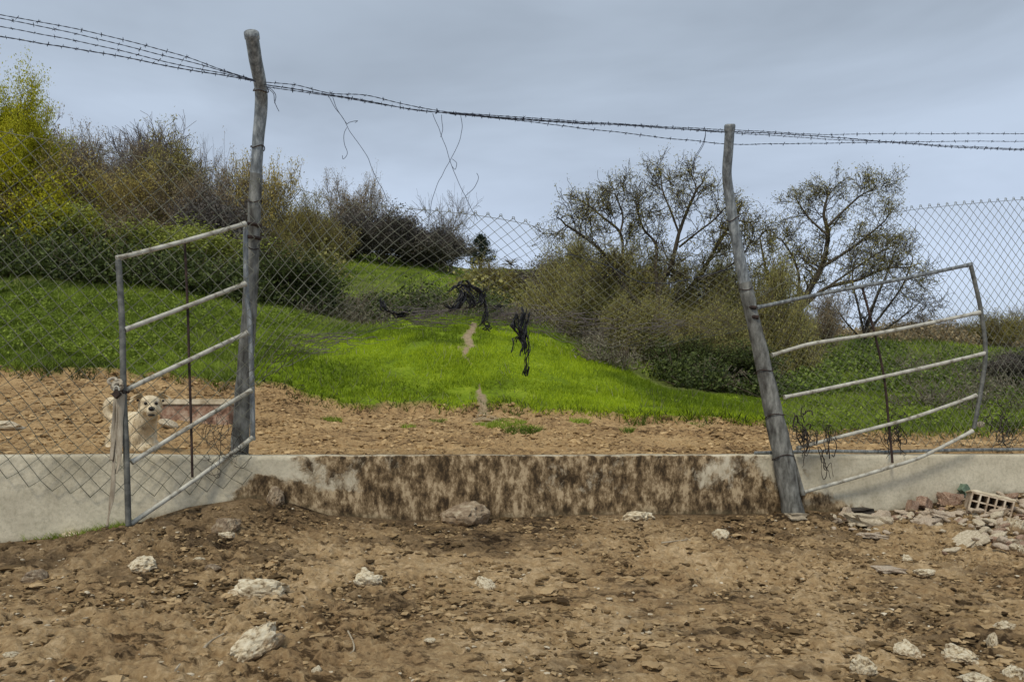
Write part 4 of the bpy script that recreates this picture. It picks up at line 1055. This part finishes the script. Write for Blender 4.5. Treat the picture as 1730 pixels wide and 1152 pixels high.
VEG = [  # name, meshes, px, depth, top row, half width px, label
 ('shrub', brown[0], 95, 21, 205, 60, 'tall brown twiggy shrub on the skyline next to the yellow green tree'),
 ('shrub', brown[1], 165, 22, 232, 55, 'brown twiggy shrub on the skyline, lower than its neighbours'),
 ('shrub', brown[2], 215, 20, 250, 60, 'brown twiggy shrub just left of the tallest olive shrub'),
 ('shrub', olive[0], 275, 19, 234, 58, 'tallest olive shrub on the left skyline, fringed by bare twigs'),
 ('bare_tree', bare[0], 283, 21, 226, 62, 'bare grey crown of twigs rising above the tallest olive shrub'),
 ('bare_tree', bare[1], 358, 22, 238, 36, 'small pale bare tree in the gap before the taller post'),
 ('shrub', gold[0], 215, 18, 290, 70, 'golden olive shrub half way up the hillside under the brown skyline shrubs'),
 ('shrub', gold[1], 60, 16.5, 250, 60, 'golden olive shrub under the yellow green tree'),
 ('shrub', brown[0], 320, 18, 285, 52, 'brown shrub under the small pale bare tree'),
 ('shrub', brown[1], 395, 20, 272, 55, 'brown olive shrub directly behind the taller post'),
 ('shrub', gold[0], 448, 20, 272, 52, 'golden twiggy shrub just past the taller post'),
 ('shrub', olive[1], 500, 22, 325, 42, 'low olive shrub where the skyline dips past the taller post'),
 ('shrub', brown[2], 130, 17.5, 320, 62, 'brown shrub in the middle of the hillside above the brambles'),
 ('shrub', brown[0], 250, 17, 355, 62, 'reddish brown shrub lowest of the hillside brown shrubs'),
 ('shrub', greyd[0], 370, 17.5, 330, 55, 'dark grey shrub behind the top bar of the narrow gate'),
 ('shrub', olive[2], 460, 18, 380, 52, 'olive shrub half way down the slope just past the taller post'),
 ('shrub', greyd[1], 20, 18, 300, 56, 'dark shrub at the edge of the view under the yellow green tree'),
 ('shrub', bram[0], 140, 16.6, 352, 80, 'mid green shrub over the brambles, nearest the edge of the view'),
 ('shrub', bram[1], 300, 16.2, 385, 80, 'mid green shrub over the brambles, behind the upper half of the narrow gate'),
 ('shrub', darkg[0], 480, 16, 440, 60, 'dark green shrub at the top of the grass, just past the taller post'),
 ('shrub', olive[0], 545, 24, 350, 40, 'thin olive shrub where the slope meets the sky before the grey thicket'),
 ('shrub', brown[1], 600, 33, 300, 52, 'brown tree like shrub standing highest above the grey thicket'),
 ('bare_tree', bare[1], 742, 34, 322, 56, 'bare grey tree behind the grey thicket under the crossed wires'),
 ('shrub', greyd[0], 590, 28.5, 365, 50, 'dark grey shrub at the near end of the grey thicket'),
 ('shrub', greyd[1], 650, 28.5, 362, 52, 'dark grey shrub, highest of the grey thicket'),
 ('shrub', greyd[0], 700, 28.5, 384, 46, 'dark grey shrub in the middle of the grey thicket'),
 ('shrub', greyd[1], 752, 28.5, 388, 44, 'dark grey shrub at the far end of the grey thicket by the little pine'),
 ('shrub', olive[1], 842, 22, 440, 44, 'yellow olive bush in the dip of the skyline'),
 ('shrub', olive[2], 900, 23, 462, 40, 'small olive bush where open sky shows lowest'),
 ('shrub', greyd[1], 935, 22, 430, 50, 'dark purplish bush at the edge of the open sky gap'),
 ('shrub', willow[1], 960, 17, 405, 60, 'olive willow like shrub at the near edge of the two big trees'),
 ('shrub', willow[2], 1030, 16, 425, 75, 'broad olive willow like shrub before the first big tree'),
 ('shrub', willow[0], 985, 15.5, 470, 70, 'brown twiggy shrub low in front of the broad willow like shrub'),
 ('shrub', willow[1], 1105, 16.5, 440, 70, 'olive shrub around the forked trunk of the first big tree'),
 ('shrub', willow[2], 1085, 14.5, 505, 62, 'brown drooping shrub at the trunk foot of the first big tree'),
 ('shrub', willow[0], 1180, 16, 450, 66, 'olive shrub between the first big tree and the leaning post'),
 ('shrub', willow[1], 1215, 14.5, 520, 56, 'brown shrub over the dark hollow before the leaning post'),
 ('shrub', willow[2], 1268, 17, 440, 60, 'olive shrub directly behind the leaning post'),
 ('shrub', willow[0], 1330, 15.5, 450, 56, 'olive shrub just past the leaning post behind the wide gate'),
 ('shrub', brown[2], 1370, 16, 500, 50, 'brown shrub under the second big tree behind the wide gate'),
 ('shrub', darkg[1], 1160, 14, 570, 50, 'dark green shrub standing in for the shade under the first big tree'),  # dark leaves stand in for the shade under the tree
 ('shrub', darkg[0], 1245, 13.6, 585, 44, 'dark green shrub standing in for the shade in the hollow beside the leaning post'),  # dark leaves stand in for the black shade of the hollow
 ('shrub', willow[1], 1160, 15.2, 520, 60, 'grey brown shrub behind the dark green shrub under the first big tree'),
 ('shrub', brown[0], 1545, 27, 530, 38, 'brown ridge shrub seen through the upper half of the wide gate'),
 ('shrub', brown[1], 1600, 28, 545, 36, 'low brown ridge shrub near the free end of the wide gate'),
 ('shrub', olive[1], 1700, 24, 520, 48, 'olive bush on the ridge beyond the free end of the wide gate'),
 ('shrub', olive[0], 1655, 26, 545, 34, 'small olive ridge bush behind the free stile of the wide gate'),
 ('bare_tree', bare[1], 1722, 26, 508, 40, 'thin bare tree on the ridge at the edge of the view'),
 ('shrub', greyd[0], 1720, 15, 590, 54, 'dark bush low behind the stretched mesh at the edge of the view'),
]
for i, (nm, ms, px, d, top, hw, lab) in enumerate(VEG):
    b = ontop(px, d); zt = (HY - top) / F * d + ZC
    h = max(zt - b.z, .5)
    xs_ = np.array([v.co.x for v in ms[0].vertices]); rad = np.percentile(np.abs(xs_), 96)
    sx = hw / F * d / rad
    place_plant(nm, ms, b, i * 1.7, (sx, sx, h / 2.0), lab, 'shrub' if nm == 'shrub' else 'tree', 'shrubs on the hillside' if nm == 'shrub' else 'bare trees on the hillside')

# yellow-green tree at the left edge
yt = make_plant('t', 301, 5.0, dict(TW, tilt=.25, ratio=.6, main=.45, trop=.08), M['l_yellow'], M['bark'], 34, .062, .13, 3, .6, 4, .07, .55)
b = ontop(-14, 16); place_plant('tree', yt, b, .4, ((HY - 92) / F * 16 + ZC - b.z) / 5.0 * np.array([.58, .7, .97]), 'yellow green leafy tree cut by the edge of the view', 'tree')
yb = make_plant('t', 302, 2.0, dict(TW), M['l_yellow'], M['twig'], 10, .065, .10, 8, 1.0, 3, .02, .5)
b = ontop(72, 16.2); place_plant('shrub', yb, b, .4, (.75, .75, ((HY - 300) / F * 16.2 + ZC - b.z) / 2.0), 'bright yellow green bush low beside the yellow green tree', 'shrub')

# the two big trees and the bare one, their limbs surveyed from the photograph
def limbset(L, d, seed):
    rs = np.random.RandomState(seed); out = []
    for pts, ra, rb, dd in L:
        n = len(pts); out.append(([P(x, y, d + dd * (i / (n - 1))) for i, (x, y) in enumerate([(a, b + max(0, 600 - b) * .09) for a, b in pts])], ra * 1.15, rb * 1.5))
    return out
TO = dict(nseg=4, wig=.30, trop=.05, kids=2, pk=.55, ang=.75, ratio=.66, len=.40, bare=.3, limbp=.9, minr=.0042)
LA = limbset([
 ([(1108, 690), (1108, 610), (1108, 565), (1113, 534), (1143, 500), (1178, 460), (1210, 400), (1240, 345)], .085, .018, 1.0),
 ([(1113, 534), (1112, 500), (1117, 465), (1134, 434), (1147, 374), (1165, 322), (1178, 290)], .06, .013, -.3),
 ([(1147, 374), (1134, 335), (1121, 300), (1117, 280)], .02, .009, .3),
 ([(1108, 565), (1080, 510), (1050, 465), (1035, 439), (1013, 404), (978, 374), (955, 358)], .05, .012, -.8),
 ([(1050, 465), (1052, 430), (1048, 374), (1017, 343), (995, 322)], .032, .011, .8),
 ([(1048, 374), (1052, 340), (1040, 305)], .02, .009, .2),
 ([(1112, 500), (1108, 440), (1108, 395), (1087, 365), (1076, 328)], .034, .011, .5),
 ([(1147, 400), (1175, 375), (1205, 350), (1222, 330)], .02, .009, -.4),
 ([(1178, 460), (1215, 445), (1250, 420), (1268, 390)], .024, .009, .3)], 15.0, 1)
tA = make_plant('t', 401, 5, TO, M['l_olive'], M['bark'], 4, .036, .05, limbs=LA, mx=2, aspect=.35, droop=.3)
r = empty('tree', ontop(1108, 15), 'big open crowned tree with a forked trunk, between the rolled mesh and the leaning post', 'tree', 'big trees just coming into leaf')
for nm, me in zip(('trunk', 'crown'), tA): link(nm, me, r)
LB_ = limbset([
 ([(1296, 690), (1312, 610), (1348, 519), (1368, 476), (1388, 437), (1399, 378), (1392, 339), (1398, 305)], .10, .014, .6),
 ([(1388, 437), (1434, 405), (1466, 378), (1494, 352)], .035, .010, -.5),
 ([(1399, 378), (1368, 347), (1348, 316)], .024, .009, .5),
 ([(1399, 360), (1434, 323), (1454, 304), (1468, 296)], .024, .009, .4),
 ([(1348, 519), (1395, 476), (1450, 460), (1493, 440), (1530, 437)], .045, .010, -.8),
 ([(1312, 600), (1310, 520), (1300, 470), (1290, 420), (1284, 385)], .045, .010, .5),
 ([(1330, 560), (1350, 470), (1340, 420), (1322, 388)], .035, .010, 1.0),
 ([(1395, 476), (1430, 450), (1470, 420), (1510, 395)], .025, .009, .6)], 17.0, 2)
tB = make_plant('t', 402, 5, TO, M['l_olive'], M['bark'], 4, .042, .055, limbs=LB_, mx=2, aspect=.35, droop=.3)
r = empty('tree', ontop(1300, 17), 'big leaning tree with open twiggy crown rising behind the wide gate, past the leaning post', 'tree', 'big trees just coming into leaf')
for nm, me in zip(('trunk', 'crown'), tB): link(nm, me, r)
LC = limbset([
 ([(1462, 600), (1462, 560), (1478, 500), (1498, 450), (1512, 405)], .05, .010, .3), ([(1464, 560), (1500, 510), (1525, 470), (1542, 425)], .03, .009, -.4),
 ([(1462, 570), (1450, 510), (1440, 460), (1445, 420)], .03, .009, .5), ([(1466, 575), (1505, 545), (1535, 520), (1556, 500)], .024, .008, .2), ([(1460, 575), (1430, 540), (1412, 510)], .024, .008, .2)], 19.0, 3)
tC = make_plant('t', 403, 5, dict(TO, len=.42, bare=.2), None, M['bark'], 0, .05, .1, limbs=LC, mx=2)
r = empty('tree', ontop(1462, 19), 'leafless spreading tree seen through the middle of the wide gate', 'tree')
link('trunk', tC[0], r)

# little pine and palm-like sapling on the skyline
def pine():
    rs = np.random.RandomState(9); b = ontop(812, 31); top = (HY - 402) / F * 31 + ZC
    r = empty('pine_tree', b, 'small dark round headed pine on the skyline at the end of the grey thicket', 'tree')
    mb = MB(); tube(mb, [b - Vector((0, 0, .3)), b + Vector((0, 0, (top - b.z) * .5)), b + Vector((.05, 0, (top - b.z) * .9))], [.09, .06, .03], 7)
    segs = []; C = []
    for k in range(70):
        t = rs.uniform(.28, .98); a = rs.rand() * 6.28; L = .62 * math.sin(math.pi * min(1, .18 + t * .8)) * (.7 + .5 * rs.rand())
        p = np.array([b.x, b.y, b.z + (top - b.z) * t]); q = p + np.array([math.cos(a) * L, math.sin(a) * L, .12])
        segs.append((*p, *q, .018, .008))
        for m in range(60): C.append(p + (q - p) * rs.uniform(.35, 1.05) + rs.normal(size=3) * .06)
    segs_to_mesh(mb, segs, 4); mb.build('trunk', M['bark'], r)
    lv = MB(); leaves(lv, np.array(C), .12, rs, .18); lv.build('crown', M['l_pine'], r, False)
pine()
def sapling():
    rs = np.random.RandomState(4); b = ontop(863, 22); top = (HY - 447) / F * 22 + ZC
    r = empty('sapling', b, 'thin sapling with a spiky palm like tuft standing against the open sky gap', 'tree')
    mb = MB(); h = top - b.z; tube(mb, [b - Vector((0, 0, .1)), b + Vector((.02, 0, h * .6)), b + Vector((0, 0, h))], [.022, .018, .014], 6); mb.build('trunk', M['bark'], r)
    lv = MB(); c = b + Vector((0, 0, h)); segs = []
    for k in range(26):
        a = rs.rand() * 6.28; e = rs.uniform(-.1, 1.1); L = rs.uniform(.2, .38)
        d = np.array([math.cos(a) * math.cos(e), math.sin(a) * math.cos(e), math.sin(e)]); p = np.array(c)
        m = p + d * L * .6; segs.append((*p, *m, .010, .010)); segs.append((*m, *(m + (d - np.array([0, 0, .5])) * L * .4), .010, .003))
    segs_to_mesh(lv, segs, 3); lv.build('crown', M['l_grey'], r)
sapling()

# ------------------------------------------------------------------ TROUGH behind the dog
def trough():
    d = 8.3; bz = h1((330 - CX) / F * d, d)
    r = empty('trough', (((328 - CX) / F * d), d, bz), 'shallow brown brick trough with a thick white rim, on the soil behind the dog', 'trough')
    x0, x1 = (270 - CX) / F * d, (388 - CX) / F * d; z0 = (HY - 708) / F * d + ZC; z1 = (HY - 684) / F * d + ZC; z2 = (HY - 674) / F * d + ZC
    def wallbox(name, off, za, zb, mat, t):
        bm = bmesh.new()
        def ring(a, z): return [bm.verts.new(p) for p in ((x0 - a, d - a, z), (x1 + a, d - a, z), (x1 + a, d + .42 + a, z), (x0 - a, d + .42 + a, z))]
        A, B, C_, D_ = ring(off, za), ring(off, zb), ring(off - t, zb), ring(off - t, za)
        for R1, R2 in ((A, B), (B, C_), (C_, D_), (D_, A)):
            for i in range(4): bm.faces.new((R1[i], R1[(i + 1) % 4], R2[(i + 1) % 4], R2[i]))
        bmesh.ops.bevel(bm, geom=bm.edges[:], offset=.008, segments=2, affect='EDGES')
        me = bpy.data.meshes.new(name); bm.to_mesh(me); bm.free(); me.materials.append(mat); link(name, me, r)
    wallbox('basin', 0, z0 - .15, z1, M['brick'], .06); wallbox('rim', .02, z1 + .002, z2, M['grit'], .10)
    o = link('rock', rock_mesh(901, M['grit'], 3, .35)); o.location = ontop(4, 7.6) + Vector((0, 0, .02)); o.scale = (.22, .18, .07); tag(o, 'flat pale stone in the soil behind the wall at the edge of the view', 'rock')
    o = link('rock', rock_mesh(902, M['grit'], 3, .35)); o.location = ontop(283, 7.9) + Vector((0, 0, .04)); o.scale = (.11, .08, .05); o.rotation_euler = (0, .4, 0); tag(o, 'pale wedge of stone between the dog and the trough', 'rock')
trough()

# ------------------------------------------------------------------ DOG
def fur_mat():
    m, nt, b = newmat('cream_fur', .9, 0, .15)
    c = ramp(nt, noise(nt, 9, 6, .6), [(.34, (.46, .35, .20)), (.5, (.72, .60, .40)), (.66, (.84, .75, .56))])
    c = mix(nt, attr(nt, 'shade'), c, (.13, .09, .055))
    nt.links.new(c, b.inputs['Base Color']); bump(nt, b, noise(nt, 90, 5, .7, stretch=(1, 1, .3)), .6, .008)
    return m
M['fur'] = fur_mat()
M['nose'] = simple('wet_black_nose', [(.3, (.008, .007, .007)), (.7, (.02, .018, .018))], 20, .35)
M['eye'] = simple('dark_eye', [(.3, (.006, .004, .003)), (.7, (.012, .008, .005))], 20, .15)

def dog():
    D = 6.0; x0 = (240 - CX) / F * D; gz = h1(x0, D)
    r = empty('dog', (x0, D, gz), 'cream dog with a curled tail standing behind the wall and narrow gate, facing the viewer', 'dog')
    bm = bmesh.new()
    def ell(c, s, rot=(0, 0, 0)):
        from mathutils import Matrix, Euler
        m = Matrix.Translation(c) @ Euler(rot).to_matrix().to_4x4() @ Matrix.Diagonal((*s, 1))
        bmesh.ops.create_icosphere(bm, subdivisions=3, radius=1, matrix=m)
    def limb(pts, rads):
        sp = spline(pts, 7); rr = lerp_list(rads, len(sp))
        for p, q in zip(sp, rr): ell(p, (q, q, q))
    Q = lambda px, py, dd=0: P(px, py, D + dd)
    # trunk: chest deep at the front, narrowing to the belly, hips behind and to the left
    ell(Q(243, 738, .08), (.088, .12, .140)); ell(Q(245, 760, .05), (.078, .09, .090)); ell(Q(238, 720, .12), (.080, .12, .105))
    limb([Q(237, 722, .16), Q(226, 718, .34), Q(215, 718, .52), Q(207, 722, .66)], [.118, .112, .098, .098])
    ell(Q(207, 734, .66), (.088, .12, .12))
    # neck up to the head
    limb([Q(240, 728, .06), Q(246, 712, .01), Q(250, 697, -.03)], [.095, .080, .070])
    # head
    hc = Q(254, 684, -.07); HS = 1.26; th = math.radians(27)
    def hr(x, y, z): return hc + Vector((x * math.cos(th) - y * math.sin(th), x * math.sin(th) + y * math.cos(th), z)) * HS
    hrot = (0, 0, th)
    def he(x, y, z, sx, sy, sz): ell(hr(x, y, z), (sx * HS, sy * HS, sz * HS), hrot)
    he(0, 0, 0, .068, .078, .060); he(0, -.03, .020, .058, .056, .038)
    he(0, -.052, -.020, .052, .05, .040)
    he(.002, -.098, -.034, .033, .055, .029); he(.002, -.132, -.038, .028, .030, .025); he(.002, -.092, -.060, .026, .05, .014)
    for q in (-.036, .036): he(q, -.052, -.032, .026, .03, .026); he(q * .8, -.066, .022, .016, .012, .010)
    # legs: front pair near the viewer, hind pair with hock
    for sx in (-.055, .062):
        f = Q(243, 760, .05) + Vector((sx, 0, 0)); gzl = h1(f.x, f.y)
        zt = f.z
        limb([f + Vector((0, .02, .04)), Vector((f.x, f.y, gz + (zt - gz) * .62)), Vector((f.x, f.y - .01, gz + .10)), Vector((f.x, f.y - .01, gz + .035))], [.050, .036, .028, .027])
        ell(Vector((f.x, f.y - .03, gz + .022)), (.032, .045, .024))
    for sx in (-.06, .06):
        f = Q(206, 745, .68) + Vector((sx, 0, 0)); g2 = h1(f.x, f.y) + .0
        limb([f, Vector((f.x, f.y - .05, f.z - .12)), Vector((f.x, f.y + .09, g2 + .16)), Vector((f.x, f.y + .05, g2 + .03))], [.075, .05, .027, .026])
        ell(Vector((f.x, f.y + .02, g2 + .022)), (.032, .045, .024))
    # curled tail
    tc = Q(193, 690, .45); k = (D + .45) / F
    arc = [tc + Vector((math.cos(a) * 10 * k * q, .02 * a / 3, math.sin(a) * 15 * k * q)) for a, q in zip(np.linspace(-1.2, -6.2, 12), np.linspace(1.15, .75, 12))]
    limb([Q(205, 714, .72), Q(200, 706, .6)] + arc, [.04, .036] + [.032] * 9 + [.024, .016])
    me = bpy.data.meshes.new('body'); bm.to_mesh(me); bm.free(); me.materials.append(M['fur'])
    o = link('body', me, r)
    md = o.modifiers.new('rm', 'REMESH'); md.mode = 'VOXEL'; md.voxel_size = .007; md.use_smooth_shade = True
    sm = o.modifiers.new('sm', 'SMOOTH'); sm.iterations = 4; sm.factor = .6
    bpy.context.view_layer.update()
    dg = bpy.context.evaluated_depsgraph_get(); me2 = bpy.data.meshes.new_from_object(o.evaluated_get(dg))
    o.modifiers.clear(); o.data = me2
    n = len(me2.vertices); co = np.zeros(n * 3); me2.vertices.foreach_get('co', co); co = co.reshape(-1, 3)
    off = np.array(o.matrix_world.translation)
    if not me2.materials: me2.materials.append(M['fur'])
    sh = np.zeros(n)
    for c, s in ((hr(.002, -.125, -.066), .024), (Q(231, 700, .0), .03), (Q(243, 722, -.05), .026), (hr(-.030, -.085, .006), .021), (hr(.030, -.085, .006), .021), (hr(-.060, -.02, -.02), .02), (hr(.060, -.02, -.02), .016), (Q(233, 742, -.05), .035), (Q(252, 748, -.06), .02)):
        dd = np.linalg.norm(co - np.array(c), axis=1); sh = np.maximum(sh, .75 * np.exp(-(dd / s) ** 2))
    f = fbm(co[:, 0] * 25, co[:, 2] * 25, 3)
    sh = np.clip(sh * (1 + 1.2 * f) + .10 * np.clip(f, 0, 1), 0, 1)
    a = me2.attributes.new('shade', 'FLOAT', 'POINT'); a.data.foreach_set('value', sh.astype(np.float32))
    me2.polygons.foreach_set('use_smooth', np.ones(len(me2.polygons), bool))
    # short coat of hair lying back and down over the body
    nv = len(me2.vertices); nrm = np.zeros(nv * 3); me2.vertices.foreach_get('normal', nrm); nrm = nrm.reshape(-1, 3)
    rs = np.random.RandomState(5); pick = rs.randint(0, nv, 16000); p0 = co[pick]; nn = nrm[pick]
    face = np.linalg.norm(p0 - np.array(hr(0, -.11, -.03)), axis=1) < .085
    L = np.where(face, .004, .015) * (.6 + .8 * rs.rand(len(pick)))
    d = nn * .55 + np.array([-.1, .25, -.75]) + rs.normal(size=nn.shape) * .25; d /= np.linalg.norm(d, axis=1, keepdims=True)
    sdv = np.cross(d, nn); sdv /= np.linalg.norm(sdv, axis=1, keepdims=True) + 1e-9
    V = np.stack([p0 - sdv * .002, p0 + sdv * .002, p0 + d * L[:, None]], 1).reshape(-1, 3)
    hm = MB(); hm.add(V, np.arange(len(pick))[:, None] * 3 + np.array([[0, 1, 2]]))
    ho = hm.build('coat', M['fur'], r, False)
    a = ho.data.attributes.new('shade', 'FLOAT', 'POINT'); a.data.foreach_set('value', np.repeat(np.clip(sh[pick] + .25 * (rs.rand(len(pick)) - .4), 0, 1), 3).astype(np.float32))
    def part(name, c, s, mat, rot=(0, 0, 0)):
        b2 = bmesh.new(); bmesh.ops.create_icosphere(b2, subdivisions=3, radius=1)
        for v in b2.verts: v.co = Vector((v.co.x * s[0], v.co.y * s[1], v.co.z * s[2]))
        from mathutils import Euler
        bmesh.ops.transform(b2, matrix=Euler(rot).to_matrix().to_4x4(), verts=b2.verts)
        for v in b2.verts: v.co += c
        m_ = bpy.data.meshes.new(name); b2.to_mesh(m_); b2.free(); m_.materials.append(mat)
        for fc in m_.polygons: fc.use_smooth = True
        return link(name, m_, r)
    part('nose', hr(.002, -.158, -.028), (.024, .015, .018), M['nose'], hrot)
    part('mouth', hr(.002, -.138, -.066), (.027, .022, .008), M['nose'], hrot)
    for sx in (-.029, .029): part('eye', hr(sx, -.088, .006), (.0135, .010, .012), M['eye'])
    # folded ears: small triangular flaps tipping outwards
    for sg in (-1, 1):
        e = MB(); B = lambda x, y, z: hr(sg * x, y, z)
        A = [B(.030, -.014, .052), B(.064, .010, .026)]; mid = [B(.052, -.036, .082), B(.104, -.010, .056)]
        tip = [B(.078, -.076, .054), B(.128, -.052, .022)]; end = B(.114, -.090, .002)
        e.add([tuple(v) for v in A + mid + tip + [end]], [(0, 1, 3, 2), (2, 3, 5, 4)]); e.add([tuple(v) for v in tip + [end]], [(0, 1, 2)])
        oo = e.build('ear', M['fur'], r); oo.modifiers.new('s', 'SOLIDIFY').thickness = .007
        ss = oo.modifiers.new('ss', 'SUBSURF'); ss.levels = 2; ss.render_levels = 2
        a = oo.data.attributes.new('shade', 'FLOAT', 'POINT'); a.data.foreach_set('value', np.full(len(oo.data.vertices), .25, np.float32))
        part('ear_hollow_shade', hr(sg * .070, -.020, .026), (.010, .008, .010), M['nose'], hrot)  # solid black blob stands in for the shade inside the ear
dog()

# ------------------------------------------------------------------ LIGHT, SKY, CAMERA
SE, SA = math.radians(52), math.radians(215)       # high soft light from behind the viewer
w = bpy.data.worlds.new('World'); SC.world = w; w.use_nodes = True
nt = w.node_tree; bg = nt.nodes['Background']
sky = nt.nodes.new('ShaderNodeTexSky'); sky.sky_type = 'NISHITA'; sky.sun_disc = False
sky.sun_elevation = SE; sky.sun_rotation = SA; sky.dust_density = 3
tc = nt.nodes.new('ShaderNodeTexCoord'); sep = nt.nodes.new('ShaderNodeSeparateXYZ'); nt.links.new(tc.outputs['Generated'], sep.inputs[0])
base = ramp(nt, sep.outputs['Z'], [(.0, (.60, .69, .82)), (.22, (.54, .635, .79)), (.42, (.43, .505, .605)), (1.0, (.45, .52, .60))])
cl = noise(nt, 1.6, 5, .55, coord='Generated', stretch=(1, 1, 3.2), dist=.4)
cv = ramp(nt, cl, [(.35, .82), (.65, 1.12)])
cloud = mix(nt, 1.0, base, cv, 'MULTIPLY')
sk = mix(nt, 1.0, sky.outputs[0], (.08, .08, .08), 'MULTIPLY')
nt.links.new(mix(nt, .88, sk, cloud), bg.inputs['Color']); bg.inputs['Strength'].default_value = .80

sl = bpy.data.lights.new('sun', 'SUN'); sl.energy = 1.5; sl.angle = math.radians(12); sl.color = (1, .93, .80)
so = bpy.data.objects.new('sun', sl); COL.objects.link(so)
az = math.radians(205)
dirv = Vector((math.sin(az) * math.cos(SE), math.cos(az) * math.cos(SE), math.sin(SE)))   # towards the sun
so.rotation_euler = dirv.to_track_quat('Z', 'Y').to_euler(); so.location = (0, 0, 20)

cam = bpy.data.cameras.new('camera'); co_ = bpy.data.objects.new('camera', cam); COL.objects.link(co_)
co_.location = (0, 0, ZC); co_.rotation_euler = (math.radians(90), 0, 0)
cam.sensor_width = 36; cam.lens = 36 * F / 1730; cam.shift_y = (HY - 576) / 1730; cam.clip_end = 1000; cam.clip_start = .05
SC.camera = co_
SC.view_settings.view_transform = 'Standard'; SC.view_settings.look = 'None'; SC.view_settings.exposure = 0.45; SC.view_settings.gamma = 1
